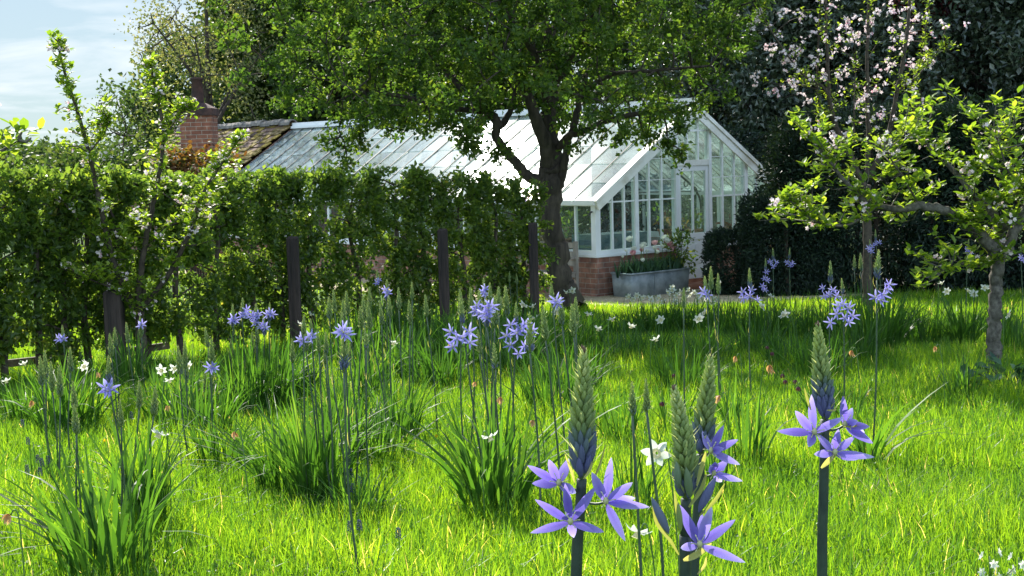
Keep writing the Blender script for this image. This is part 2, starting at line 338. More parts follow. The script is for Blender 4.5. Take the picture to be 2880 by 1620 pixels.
M['tulipleaf'] = leafmat('tulip_leaf', [(0, (.025, .065, .04)), (1, (.07, .14, .07))], tr=1.2, fac=.4, rough=.45)
M['muscari'] = solid('grape_hyacinth_floret', (.015, .018, .06), (.05, .06, .16), scale=80)
M['fritil'] = leafmat('fritillary_petal', [(0, (.05, .008, .02)), (1, (.10, .02, .04))], tr=1.6, fac=.4)
M['butter'] = leafmat('buttercup_petal', [(0, (.75, .52, .01)), (1, (.8, .6, .02))], tr=1.1, fac=.4, tshift=(1, 1, 1))
M['bark'] = barkmat('tree_bark', (.022, .016, .012), (.075, .058, .042), sc=14)
M['barkgrey'] = barkmat('apple_bark', (.038, .033, .026), (.14, .125, .10), sc=24, stretch=(1, 1, .8), bump=.5)
M['twig'] = solid('twig_bark', (.03, .022, .016), (.08, .06, .04), scale=20, rough=.85)
M['post'] = solid('post_timber', (.012, .009, .008), (.065, .045, .036), scale=14, rough=.85, bump=.9, stretch=(1, 1, .1))
M['rail'] = solid('rail_timber', (.08, .055, .035), (.24, .18, .12), scale=10, rough=.8, bump=.3)
M['paint'] = solid('white_paint', (.70, .71, .71), (.80, .80, .79), scale=2.5, rough=.45, bump=.05, bscale=30)
M['painto'] = solid('weathered_paint', (.50, .47, .38), (.78, .77, .72), scale=3, rough=.55, bump=.08, bscale=30, p=(.3, .55))
M['lead'] = solid('grey_lead', (.25, .27, .29), (.42, .44, .46), scale=5, rough=.5, bump=.2)
M['barcap'] = solid('dark_bar_cap', (.03, .032, .03), (.09, .09, .085), scale=14, rough=.7)
M['iron'] = solid('black_iron', (.012, .012, .014), (.03, .03, .034), rough=.45)
M['galv'] = solid('galvanised_steel', (.13, .155, .165), (.36, .39, .40), scale=5, rough=.5, metal=.45, bump=.25, bscale=9, p=(.3, .7))
M['brick'] = brickmat('red_brick', (.23, .105, .075), (.34, .175, .125), (.33, .28, .24))
M['brickch'] = brickmat('chimney_brick', (.22, .075, .045), (.30, .12, .07), (.38, .30, .24), w=.2, h=.076)
M['tile'] = leafmat('mossy_tile', [(0, (.07, .045, .035)), (.35, (.16, .09, .06)), (.5, (.12, .085, .03)), (.8, (.19, .13, .02)), (1, (.26, .18, .03))], tr=0, fac=.0, rough=.9)
M['stone'] = solid('grey_ridge', (.10, .09, .08), (.26, .23, .20), scale=8, rough=.9, bump=.5)
M['pot'] = solid('terracotta', (.26, .10, .055), (.42, .19, .11), scale=6, rough=.8)
M['chpot'] = solid('sooty_pot', (.025, .014, .012), (.10, .045, .035), scale=5, rough=.8, bump=.2)
M['soil'] = solid('soil', (.03, .022, .015), (.07, .05, .035), scale=20, rough=1, bump=.6)
M['glass'] = glassmat('clear_glass', dirt=.03, rough=.01, refl=1.2)
M['roofglass'] = glassmat('roof_glass', dirt=.22, dirtcol=(.74, .82, .81), rough=.04, refl=2.0, roof=True)
M['concrete'] = solid('concrete_floor', (.25, .23, .20), (.36, .33, .29), scale=3, rough=.9, bump=.2)
M['bench'] = solid('bench_timber', (.16, .14, .12), (.36, .32, .27), scale=8, rough=.8, stretch=(1, 1, .2))
M['blue'] = solid('blue_grey_tub', (.06, .10, .13), (.12, .17, .20), scale=5, rough=.6)

def groundmat():
    m, nt, o = new('lawn_soil'); tc = N(nt, 'ShaderNodeTexCoord')
    n1 = N(nt, 'ShaderNodeTexNoise', i_Scale=1.3, i_Detail=6.0); n2 = N(nt, 'ShaderNodeTexNoise', i_Scale=45., i_Detail=4.0)
    for q in (n1, n2): nt.links.new(tc.outputs['Object'], q.inputs['Vector'])
    a = ramp(nt, n1.outputs['Fac'], [(.35, (.035, .085, .010)), (.65, (.07, .14, .015))]); b = ramp(nt, n2.outputs['Fac'], [(.35, (.4, .4, .4)), (.65, (1.3, 1.3, 1.2))])
    mu = N(nt, 'ShaderNodeMix', data_type='RGBA', blend_type='MULTIPLY'); mu.inputs[0].default_value = 1; nt.links.new(a, mu.inputs[6]); nt.links.new(b, mu.inputs[7])
    p = N(nt, 'ShaderNodeBsdfPrincipled', i_Roughness=1.); nt.links.new(mu.outputs[2], p.inputs['Base Color'])
    bp = N(nt, 'ShaderNodeBump', i_Strength=1., i_Distance=.03); nt.links.new(n2.outputs['Fac'], bp.inputs['Height']); nt.links.new(bp.outputs[0], p.inputs['Normal'])
    nt.links.new(p.outputs[0], o.inputs[0]); return m
M['ground'] = groundmat()
def gravelmat():
    m, nt, o = new('gravel'); tc = N(nt, 'ShaderNodeTexCoord')
    v = N(nt, 'ShaderNodeTexVoronoi', i_Scale=55.); n1 = N(nt, 'ShaderNodeTexNoise', i_Scale=2.5, i_Detail=5.0)
    for q in (v, n1): nt.links.new(tc.outputs['Object'], q.inputs['Vector'])
    a = ramp(nt, v.outputs['Color'], [(.1, (.28, .20, .12)), (.5, (.46, .36, .23)), (.9, (.62, .53, .38))]); b = ramp(nt, n1.outputs['Fac'], [(.3, (.7, .7, .65)), (.7, (1.15, 1.15, 1.1))])
    mu = N(nt, 'ShaderNodeMix', data_type='RGBA', blend_type='MULTIPLY'); mu.inputs[0].default_value = 1; nt.links.new(a, mu.inputs[6]); nt.links.new(b, mu.inputs[7])
    p = N(nt, 'ShaderNodeBsdfPrincipled', i_Roughness=.9); nt.links.new(mu.outputs[2], p.inputs['Base Color'])
    bp = N(nt, 'ShaderNodeBump', i_Strength=.8, i_Distance=.012, invert=True); nt.links.new(v.outputs['Distance'], bp.inputs['Height']); nt.links.new(bp.outputs[0], p.inputs['Normal'])
    nt.links.new(p.outputs[0], o.inputs[0]); return m
M['gravel'] = gravelmat()

# ------------------------------------------------------------------ ground
xs = np.concatenate([np.linspace(-400, -20, 12), np.linspace(-14, 14, 57), np.linspace(20, 400, 12)])
ys = np.concatenate([[-60, -20, -5], np.linspace(0, 30, 121), [40, 60, 100, 200, 400, 900]])
X, Y = np.meshgrid(xs, ys); Z = gz(X, Y)-.012-.006*np.sin(X*2.1+Y*1.7)*(Y < 20)
mb = MB(); nx, ny = len(xs), len(ys); idx = np.arange(nx*ny).reshape(ny, nx)
mb.add(np.stack([X.ravel(), Y.ravel(), Z.ravel()], 1), [np.stack([idx[:-1, :-1], idx[:-1, 1:], idx[1:, 1:], idx[1:, :-1]], -1).reshape(-1, 4)])
tag(mb.build('lawn_ground', M['ground'], smooth=True), kind='structure', label='sloping green lawn ground', cat=None)

YAW = .884
G = V3(sin(YAW), cos(YAW), 0); SD = V3(-cos(YAW), sin(YAW), 0); UZ = V3(0, 0, 1)     # along the gable, along the side, up
KC = V3(1.241, 21.5, 0)                                                                # near corner of the greenhouse
HW, ZS, ZT, ZE, ZR, LEN = 2.054, .659, 1.399, 1.451, 2.81, 11.7
GP = lambda t, z, s=0.: KC+G*t+SD*s+UZ*z
# gravel apron in front of the gable and along the side
edge = [(-1.6, 12.5), (-1.5, 5), (-1.35, 1.0), (-1.1, -1.2), (.1, -2.5), (1.6, -3.05), (3.2, -3.0), (6.5, -2.2), (7.5, 0), (7.5, 12.5)]
e = smoothline([GP(t, .006, s) for t, s in edge], 5); cen = GP(2, .006, 5)
mb = MB(); nn = len(e); e[1:-1, :2] += R.normal(0, .03, (nn-2, 2))
e[:, 2] = gz(e[:, 0], e[:, 1])+.012
inner = cen+(e-cen)*.86; inner[:, 2] = gz(inner[:, 0], inner[:, 1])+.016
f = np.array([[i, i+1, nn+i+1, nn+i] for i in range(nn-1)]); cc = 2*nn
mb.add(np.concatenate([e, inner, [cen+UZ*.01]]), [f, np.array([[nn+i, nn+i+1, cc] for i in range(nn-1)])])
tag(mb.build('gravel_path', M['gravel']), kind='structure', label='pale gravel apron round the greenhouse')
pathpoly = e[:, :2]
def on_gravel(x, y):
    c = False; inside = np.zeros(len(x), bool); P = np.concatenate([pathpoly, ]); n = len(P)
    j = n-1
    for i in range(n):
        xi, yi = P[i]; xj, yj = P[j]
        cond = ((yi > y) != (yj > y)) & (x < (xj-xi)*(y-yi)/(yj-yi+1e-12)+xi); inside ^= cond; j = i
    return inside

# ------------------------------------------------------------------ greenhouse
gh = tag(empty('greenhouse', GP(HW, 0, 0)), 'long white timber-framed greenhouse with a glazed gable on a low red brick base', 'greenhouse')
def part(mb_, name, mat, parent=gh, smooth=False):
    o = mb_.build(name, mat, smooth=smooth)
    p = parent
    if p is gh: keep(o, gh)
    else:
        o.parent = p; o.matrix_parent_inverse = mathutils.Matrix.Identity(4)
    return o
def gbox(mb_, t0, t1, s0, s1, z0, z1, rnd=.5):
    return box(mb_, GP(t0, z0, s0), G*(t1-t0), SD*(s1-s0), UZ*(z1-z0), rnd)
BW = 2*HW; WT = .23
DL, DR = 1.725, 2.405                      # door leaf
mb = MB(); gbox(mb, .0, DL-.06, 0, WT, 0, ZS-.045); gbox(mb, 0, WT, WT, LEN, 0, ZS-.045)
o = part(mb, 'brick_base', M['brick']); wallco(o, G)
mb = MB(); gbox(mb, DR+.06, BW, 0, WT, 0, ZS-.045); gbox(mb, BW-WT, BW, WT, LEN, 0, ZS-.045)
o = part(mb, 'brick_base', M['brick']); wallco(o, G)
mb = MB(); gbox(mb, -.03, DL-.062, -.035, .12, ZS-.045, ZS-.01); gbox(mb, -.0, DL-.062, .0, .1, ZS-.01, ZS+.05); gbox(mb, -.03, .12, .12, LEN, ZS-.045, ZS-.01); gbox(mb, 0, .1, .1, LEN, ZS-.01, ZS+.05)
part(mb, 'sill', M['paint'])
mb = MB(); gbox(mb, DR+.062, BW+.03, -.035, .12, ZS-.045, ZS-.01); gbox(mb, DR+.062, BW, 0, .1, ZS-.01, ZS+.05); gbox(mb, BW-.12, BW+.03, .12, LEN, ZS-.045, ZS-.01); gbox(mb, BW-.1, BW, .1, LEN, ZS-.01, ZS+.05)
part(mb, 'sill', M['paint'])
rt = lambda t: ZE+(ZR-ZE)*(1-abs(t-HW)/HW)      # roof underside height over the gable
for t0, t1 in ((0, .1), (BW-.1, BW)):
    mb = MB(); gbox(mb, t0, t1, .003, .1, ZS+.05, ZE-.02); part(mb, 'corner_post', M['paint'])
for t0, t1 in ((DL-.06, DL), (DR, DR+.06)):
    mb = MB(); gbox(mb, t0, t1, -.012, .09, .02, rt(t0 if t0 < 2 else t1)-.05); part(mb, 'door_post', M['paint'])
for tc_ in (.84, BW-.84):
    mb = MB(); gbox(mb, tc_-.036, tc_+.036, -.004, .08, ZS+.05, rt(tc_)-.06); part(mb, 'mullion', M['paint'])
for tc_ in (.345, .59, 1.11, 1.38, BW-.345, BW-.59, BW-1.11, BW-1.38):
    mb = MB(); gbox(mb, tc_-.015, tc_+.015, .004, .05, ZS+.05, rt(tc_)-.06, .5); part(mb, 'glazing_bar', M['paint'])
# glazing laps (thin horizontal joints) on the gable
mb = MB()
for z in (ZT,):
    for a, b in ((.1, DL-.06), (DR+.06, BW-.1)): gbox(mb, a, b, .012, .03, z, z+.022)
for z, a in ((ZT+.30, .62), (ZT+.62, 1.12)): gbox(mb, a, DL-.06, .014, .028, z, z+.01); gbox(mb, DR+.06, BW-a, .014, .028, z, z+.01)
part(mb, 'transom', M['paint'])
# door with two tall panes, a solid lower panel and a fanlight above
DT = 1.90
door = empty('door', GP(0, 0, 0)-GP(HW, 0, 0)+V3(0, 0, 0)); door.parent = gh
door.location = (0, 0, 0)
DO = GP(HW, 0, 0)
def dpart(mb_, name, mat):
    for a in mb_.v: a -= DO
    o = mb_.build(name, mat); o.parent = door; return o
mb = MB()
gbox(mb, DL+.004, DL+.062, .01, .055, .16, DT-.004); gbox(mb, DR-.062, DR-.004, .01, .055, .16, DT-.004)
gbox(mb, DL+.062, DR-.062, .01, .055, DT-.084, DT-.004); gbox(mb, DL+.062, DR-.062, .01, .055, .76, .86); gbox(mb, DL+.062, DR-.062, .01, .055, .16, .31)
dpart(mb, 'door_frame', M['paint'])
mb = MB(); gbox(mb, (DL+DR)/2-.012, (DL+DR)/2+.012, .012, .05, .86, DT-.084); dpart(mb, 'glazing_bar', M['paint'])
mb = MB(); gbox(mb, DL+.062, DR-.062, .03, .042, .86, DT-.084); dpart(mb, 'door_pane', M['glass'])
mb = MB(); gbox(mb, DL+.062, DR-.062, .026, .046, .31, .76)
for a, b in ((DL+.10, (DL+DR)/2-.03), ((DL+DR)/2+.03, DR-.10)):
    gbox(mb, a, b, .014, .026, .40, .66)
    arc = [GP(a+(b-a)*(.5-.5*cos(pi*i/10)), .66+.05*sin(pi*i/10), .014) for i in range(11)]
    n = len(arc); v = np.array(arc); v2 = v+SD*.012
    mb.add(np.concatenate([v, v2]), [np.arange(n)[::-1][None], (np.arange(n)+n)[None], np.array([[i, i+1, n+i+1, n+i] for i in range(n-1)])])
dpart(mb, 'door_panel', M['paint'])
mb = MB(); tube(mb, [GP(DL+.035, .92, .01), GP(DL+.035, .92, -.03), GP(DL+.035, .92, -.05)], [.012, .01, .02], 10); dpart(mb, 'door_handle', M['iron'])
mb = MB(); gbox(mb, DL, DR, -.008, .085, DT, DT+.085); part(mb, 'door_head', M['painto'])
mb = MB(); gbox(mb, DL, DR, .0125, .0295, 2.42, 2.45); part(mb, 'fanlight_rail', M['paint'])
for tc_ in (DL+.22, DR-.22):
    mb = MB(); gbox(mb, tc_-.014, tc_+.014, .004, .05, DT+.085, rt(tc_)-.08); part(mb, 'glazing_bar', M['paint'])
# gable glass: left and right of the door, fanlight
def gpane(ts, z0, name='gable_pane', s=.03):
    mb = MB(); top = [(t, rt(t)-.05) for t in ts]; bot = [(ts[-1], z0), (ts[0], z0)]
    P0 = [GP(t, z, s) for t, z in top+bot]; P1 = [p+SD*.006 for p in P0]; n = len(P0)
    mb.add(P0+P1, [np.arange(n)[None], (np.arange(n)[::-1]+n)[None], np.array([[i, n+i, n+(i+1) % n, (i+1) % n] for i in range(n)])])
    return part(mb, name, M['glass'])
b = [.1, .345, .59, .84, 1.11, 1.38, DL-.06]
for i in range(6): gpane([b[i], b[i+1]], ZS+.05); gpane([BW-b[i+1], BW-b[i]], ZS+.05)
gpane([DL, HW, DR], DT+.085)
# side walls
nb = 26; pit = LEN/nb
for side_t in (0, BW-.05):
    for i in range(1, nb):
        s0 = i*pit
        w = .032 if i % 4 == 0 else .014
        mb = MB(); gbox(mb, side_t, side_t+.05, s0-w, s0+w, ZS+.05, ZE-.09); part(mb, 'mullion', M['paint'])
    mb = MB(); gbox(mb, side_t+.02, side_t+.026, .1, LEN, ZS+.05, ZE-.09); part(mb, 'side_pane', M['glass'])
    mb = MB(); gbox(mb, side_t-.01, side_t+.06, .1, LEN, ZE-.09, ZE-.02); part(mb, 'eaves_plate', M['paint'])
# gutters / fascias
for a, b_ in ((-.09, -.012), (BW+.012, BW+.09)):
    mb = MB(); gbox(mb, a, b_, -.06, LEN, ZE-.075, ZE-.005); part(mb, 'gutter', M['paint'])
# roof: bars, lapped panes, bargeboards, ridge
SLP = {1: nrm(G*HW+UZ*(ZR-ZE)), -1: nrm(-G*HW+UZ*(ZR-ZE))}
RL = math.hypot(HW, ZR-ZE)
for sgn in (1, -1):
    up = SLP[sgn]; nr_ = np.cross(up, SD)*(1 if sgn == 1 else -1); nr_ = nr_ if nr_[2] > 0 else -nr_
    o0 = GP(0 if sgn == 1 else BW, ZE, 0)-up*.07
    for i in range(1, nb):
        q = o0+SD*(i*pit)
        w = .026 if i % 4 == 0 else .016
        mb = MB(); box(mb, q-SD*w-nr_*.05, SD*2*w, up*(RL+.04), nr_*.046, .5); part(mb, 'rafter', M['painto'])
        mb = MB(); w = w*.8; box(mb, q-SD*w+nr_*.0085, SD*2*w, up*(RL+.035), nr_*.009, .5); part(mb, 'bar_cap', M['barcap'])
    for i in range(nb):
        mb = MB(); nl = 5; ll = (RL+.05)/nl
        for j in range(nl):
            base = o0+SD*(i*pit)+up*(j*ll-.012)+nr_*(.004)
            tl = R.normal(0, .004, 4); w0 = SD*pit
            v0 = [base+nr_*(.004+tl[0]), base+w0+nr_*(.004+tl[1]), base+w0+up*(ll+.012)+nr_*(-.004+tl[2]), base+up*(ll+.012)+nr_*(-.004+tl[3])]
            mb.add(v0+[p-nr_*.004 for p in v0], [CUBE], R.random())
        part(mb, 'roof_pane', M['roofglass'])
    # bargeboard at the gable (two stepped mouldings)
    mb = MB(); box(mb, o0-SD*.10-nr_*.02, SD*.15, up*(RL+.03), nr_*.055); box(mb, o0-SD*.075-nr_*.13, SD*.03, up*(RL+.0), nr_*.108); box(mb, o0-SD*.045-nr_*.095+up*.03, SD*.05, up*(RL-.05), nr_*.07)
    part(mb, 'bargeboard', M['painto'])
mb = MB(); gbox(mb, HW-.07, HW+.07, -.10, LEN, ZR+.0, ZR+.05); gbox(mb, HW-.025, HW+.025, -.10, LEN, ZR+.05, ZR+.12)
part(mb, 'ridge_cap', M['paint'])
# inner floor, cast iron tie brackets, back wall of the outbuilding closes the far end
mb = MB(); gbox(mb, WT, BW-WT, 0.02, LEN, .0, .03); part(mb, 'floor', M['concrete'])
for s0 in (1.7, 5.2, 8.7):
    for t0, sg in ((0.08, 1), (BW-.08, -1)):
        mb = MB()
        tube(mb, smoothline([GP(t0, .95, s0), GP(t0+sg*.03, ZE-.15, s0), GP(t0+sg*.25, ZE+.1, s0), GP(t0+sg*.62, ZE+.33, s0)], 5), .018, 6)
        th = np.linspace(0, 2*pi, 14); c = GP(t0+sg*.17, ZE-.02, s0)
        tube(mb, [c+G*.075*cos(a)+UZ*.075*sin(a) for a in th], .01, 5, cap=False)
        c = GP(t0+sg*.36, ZE+.12, s0); tube(mb, [c+G*.05*cos(a)+UZ*.05*sin(a) for a in th], .009, 5, cap=False)
        tube(mb, [GP(t0, ZE-.02, s0), GP(HW, ZE+.02, s0)], .009, 5)
        part(mb, 'iron_bracket', M['iron'])
mb = MB(); tube(mb, [GP(-.01, ZE-.17, .06), GP(-.05, ZE-.18, .06), GP(-.06, ZE-.22, .06)], [.012, .014, .018], 8); part(mb, 'hook', M['iron'])

# doorstep
st = MB(); prof = [(-.30, 0), (-.30, .07), (-.275, .10), (-.04, .10), (-.04, .0)]
a = [GP(DL-.16, z, s) for s, z in prof]; b2 = [GP(DR+.16, z, s) for s, z in prof]; n = len(prof)
st.add(a+b2, [np.arange(n)[None], (np.arange(n)[::-1]+n)[None], np.array([[i, n+i, n+(i+1) % n, (i+1) % n] for i in range(n)])])
gbox(st, DL-.05, DR+.05, -.035, .0, .10, .155)
o = st.build('doorstep', M['pot']); tag(o, 'low red brick step at the foot of the white greenhouse door', 'step')

# things inside the greenhouse
def potted(loc, r, h, leafh, mat, label, name='potted_plant', nl=60, cat='potted plant', grp=None):
    root = tag(empty(name, loc), label, cat, grp)
    mb = MB(); lathe(mb, [(r*.7, 0), (r, h*.85), (r*1.12, h*.85), (r*1.12, h), (r*.98, h), (r*.95, h*.9), (0.001, h*.9)], (0, 0, 0), 14); mb.build('pot', M['pot'], root, True)
    mb = MB(); P = V3(0, 0, h)+R.normal(0, 1, (nl, 3))*[r*.7, r*.7, leafh*.3]+[0, 0, leafh*.5]; P[:, 2] = np.abs(P[:, 2]-h)+h
    leaves(mb, P, R.normal(0, 1, (nl, 3))+[0, 0, .4], R.normal(0, .6, (nl, 3))+UZ, .09, .05, 'oval'); twigs(mb, np.tile([0, 0, h*.9], (12, 1)), P[:12], .004, .002)
    mb.build('foliage', mat, root); return root
for (t, s, lab) in ((.62, .3, 'slatted staging bench along the near side inside the greenhouse'), (BW-.62, .3, 'slatted staging bench along the far side inside the greenhouse')):
    mb = MB(); root = tag(empty('staging_bench', GP(t, .03, s)), lab, 'bench'); O = GP(t, .03, s)
    def bb(t0, t1, s0, s1, z0, z1, m_=None):
        m_ = m_ if m_ is not None else MB(); box(m_, G*t0+SD*s0+UZ*z0, G*(t1-t0), SD*(s1-s0), UZ*(z1-z0)); return m_
    for k in range(6): bb(-.33+k*.115, -.33+k*.115+.09, 0, 10.5, .55, .575, mb)
    mb.build('bench_top', M['bench'], root)
    for k in range(5):
        for tt in (-.3, .26): bb(tt, tt+.05, .1+k*2.5, .15+k*2.5, 0, .549).build('leg', M['bench'], root)
mb = MB(); 
tub = box(MB(), G*0, G*1.15, SD*.5, UZ*.30); tub2 = tub.build('plant_tub', M['blue']); tub2.location = tuple(GP(.33, .606, .40)+UZ*.001); tag(tub2, 'long blue-grey tub on the staging just behind the gable glass', 'tub')
labs = ['terracotta pot of green leaves nearest the corner inside the greenhouse', 'terracotta pot with a leafy plant behind the door glass inside the greenhouse']
potted(GP(.45, .606, 1.15), .14, .24, .4, M['apple'], labs[0])
potted(GP(2.55, .03, .9), .17, .75, .35, M['copper'], labs[1], nl=80)
k = 0
for i in range(9):
    s_ = 1.55+i*.75+R.uniform(-.1, .1)
    potted(GP(.5+R.uniform(-.12, .2), .606, s_), R.uniform(.09, .14), R.uniform(.16, .24), R.uniform(.3, .6), M['horn'], 'potted plant in the row standing on the near side staging in the greenhouse', nl=70, grp='pots in a row on the near staging')
for i in range(9):
    s_ = .5+i*.8+R.uniform(-.1, .1)
    potted(GP(BW-.6+R.uniform(-.2, .1), .606, s_), R.uniform(.09, .14), R.uniform(.16, .24), R.uniform(.2, .5), M['horn'] if i % 3 else M['maroon'], 'potted plant in the row standing on the far side staging in the greenhouse', nl=60, grp='pots in a row on the far staging')

# ------------------------------------------------------------------ outbuilding at the far end
ob = tag(empty('brick_outbuilding', GP(HW, 0, LEN+3)), 'brick outbuilding with a mossy tiled roof at the far end of the greenhouse', 'building')
def opart(mb_, name, mat, smooth=False): return keep(mb_.build(name, mat, smooth=smooth), ob)
OL = 5.6; s1 = LEN; zr2, ze2 = ZR+.10, ZE+.06
mb = MB()
P = [GP(0, 0, s1+.02), GP(BW, 0, s1+.02), GP(BW, ze2-.05, s1+.02), GP(HW, zr2-.08, s1+.02), GP(0, ze2-.05, s1+.02)]; Q = [p+SD*OL for p in P]; n = 5
mb.add(P+Q, [np.arange(n)[None], (np.arange(n)[::-1]+n)[None], np.array([[i, n+i, n+(i+1) % n, (i+1) % n] for i in range(n) if i not in (2, 3)])])
o = opart(mb, 'wall', M['brick']); wallco(o, G)
for sg in (1, -1):
    mb = MB(); up = nrm((G if sg == 1 else -G)*HW+UZ*(zr2-ze2)); nr2 = np.cross(up, SD); nr2 = nr2 if nr2[2] > 0 else -nr2
    rl = math.hypot(HW, zr2-ze2)+.18; o0 = GP(0 if sg == 1 else BW, ze2, s1)-up*.16
    rows = 18 ; rh = rl/rows; cols = int(OL/.17); jit = R.random((rows, cols))
    for j in range(rows):
        for i in range(cols):
            r_ = jit[j, i]; moss = .45+.55*R.random() if R.random() < (.75 if sg == 1 else .4)*(1-.3*j/rows) else R.random()*.35
            ofs = (.085 if j % 2 else 0)
            box(mb, o0+SD*(i*.17+ofs-.02)+up*(j*rh)+nr2*(.0+.012*r_), SD*.163, up*(rh*1.25)-nr2*.018, nr2*(.016+.014*(moss > .45)*R.random()), moss)
    opart(mb, 'roof', M['tile'])
for i in range(int(OL/.4)):
    mb = MB(); c0 = GP(HW, zr2+.0, s1+i*.4); 
    th = np.linspace(0, pi, 7); L_ = .42; dz = R.uniform(-.015, .015)
    ring = lambda s_, rr: [c0+SD*s_-G*(rr*cos(a))+UZ*(rr*sin(a)-.01+dz) for a in th]
    v = ring(0, .125)+ring(L_, .115)+ring(0, .10)+ring(L_, .09); n = 7
    f = [[i_, i_+1, n+i_+1, n+i_] for i_ in range(n-1)]+[[2*n+i_+1, 2*n+i_, 3*n+i_, 3*n+i_+1] for i_ in range(n-1)]+[[i_+1, i_, 2*n+i_, 2*n+i_+1] for i_ in range(n-1)]+[[n+i_, n+i_+1, 3*n+i_+1, 3*n+i_] for i_ in range(n-1)]
    mb.add(v, [np.array(f)]); opart(mb, 'ridge_tile', M['stone'])
# chimney stack
CY = 27.6
cl, crr = spot(508, 400, CY), spot(597, 400, CY)
cx = nrm((crr-cl)*[1, 1, 0]); cyv = np.cross(UZ, cx); cw = np.linalg.norm((crr-cl)[:2])
z_top = spot(552, 325, CY)[2]; cb = V3(cl[0], cl[1], 0)
chim = empty('chimney', (0, 0, 0)); chim.parent = ob; chim.location = tuple(V3(cl[0], cl[1], 0)-np.array(ob.location))
def cpart(mb_, name, mat, smooth=False):
    for a_ in mb_.v: a_ -= cb
    o = mb_.build(name, mat, smooth=smooth); o.parent = chim; return o
mb = MB(); box(mb, cb+UZ*.0, cx*cw, cyv*cw, UZ*z_top); o = cpart(mb, 'chimney_stack', M['brickch']); wallco(o, cx)
mb = MB(); e_ = .035
box(mb, cb-cx*e_-cyv*e_+UZ*(z_top), cx*(cw+2*e_), cyv*(cw+2*e_), UZ*.13)
t_ = z_top+.13; h_ = .11; q = cb-cx*.02-cyv*.02
bot = [q+UZ*t_, q+cx*(cw+.04)+UZ*t_, q+cx*(cw+.04)+cyv*(cw+.04)+UZ*t_, q+cyv*(cw+.04)+UZ*t_]
i_ = .17; q2 = cb+cx*i_+cyv*i_; w2 = cw-2*i_
top = [q2+UZ*(t_+h_), q2+cx*w2+UZ*(t_+h_), q2+cx*w2+cyv*w2+UZ*(t_+h_), q2+cyv*w2+UZ*(t_+h_)]
mb.add(bot+top, [CUBE[1:]]); cpart(mb, 'chimney_cap', M['chpot'])
mb = MB(); c = cb+cx*cw/2+cyv*cw/2+UZ*(t_+h_-.02); hp = spot(544, 216, CY)[2]-(t_+h_)+.02
lathe(mb, [(.125, 0), (.115, hp*.1), (.105, hp*.9), (.125, hp*.93), (.125, hp), (.09, hp), (.085, hp*.6), (.0, hp*.6)], c, 18); cpart(mb, 'chimney_pot', M['chpot'], True)

# ------------------------------------------------------------------ trough with tulips
TO = GP(.15, 0, -.56); Gt = nrm(G+SD*.02); St = np.cross(UZ, Gt); TLn, TW, TH = 1.26, .42, .40
tr = tag(empty('galvanised_trough', TO), 'long galvanised metal trough of tulips standing on gravel against the brick base', 'trough')
mb = MB()
def ringrect(x0, x1, y0, y1, z, rr=.04, n=4):
    pts = []
    for (cx_, cy_, a0) in ((x1-rr, y0+rr, -pi/2), (x1-rr, y1-rr, 0), (x0+rr, y1-rr, pi/2), (x0+rr, y0+rr, pi)):
        for i in range(n+1):
            a = a0+pi/2*i/n; pts.append(Gt*(cx_+rr*cos(a))+St*(cy_+rr*sin(a))+UZ*z)
    return np.array(pts)
rs = [ringrect(.02, TLn-.02, .02, TW-.02, 0), ringrect(.01, TLn-.01, .01, TW-.01, TH*.5), ringrect(0, TLn, 0, TW, TH-.03), ringrect(.012, TLn-.012, .012, TW-.012, TH-.03), ringrect(.03, TLn-.03, .03, TW-.03, TH*.8)]
n = len(rs[0]); f = [[k_*n+i, k_*n+(i+1) % n, (k_+1)*n+(i+1) % n, (k_+1)*n+i] for k_ in range(len(rs)-1) for i in range(n)]
mb.add(np.concatenate(rs), [np.array(f), (np.arange(n)[::-1])[None]]); mb.build('tank', M['galv'], tr, True)
mb = MB(); rr_ = ringrect(-.004, TLn+.004, -.004, TW+.004, TH-.018, .04, 4); tube(mb, np.concatenate([rr_, rr_[:1]]), .014, 8, cap=False); mb.build('rolled_rim', M['galv'], tr, True)
mb = MB(); r2 = ringrect(.03, TLn-.03, .03, TW-.03, TH*.82); mb.add(r2, [np.arange(n)[None]]); mb.build('soil', M['soil'], tr)
mb = MB(); box(mb, Gt*.48-St*.004+UZ*.02, Gt*.012, St*.008, UZ*(TH-.06)); mb.build('seam', M['galv'], tr)
TP = lambda x, y, z: TO+Gt*x+St*y+UZ*z
def tulip_head(kind):
    mb = MB(); n = 10 if kind == 'double' else 6
    for ring_, (nn_, r_, tilt) in enumerate(((n//2+1, .022, .35), (n//2+2, .03, .75), (n//2, .012, .15))):
        th = np.arange(nn_)*2*pi/nn_+ring_*.5; D = np.stack([np.cos(th)*tilt, np.sin(th)*tilt, np.ones(nn_)], 1); Nn = np.stack([-np.cos(th), -np.sin(th), np.full(nn_, tilt)], 1)
        leaves(mb, np.stack([np.cos(th)*r_*.4, np.sin(th)*r_*.4, np.zeros(nn_)], 1), D, Nn, .055, .045, 'oval', curl=-.25)
    return mb
th0 = {k_: tulip_head('double').build('bloom', M['white' if k_ == 'w' else 'tulippink']) for k_ in 'wp'}
for o in th0.values(): COL.objects.unlink(o)
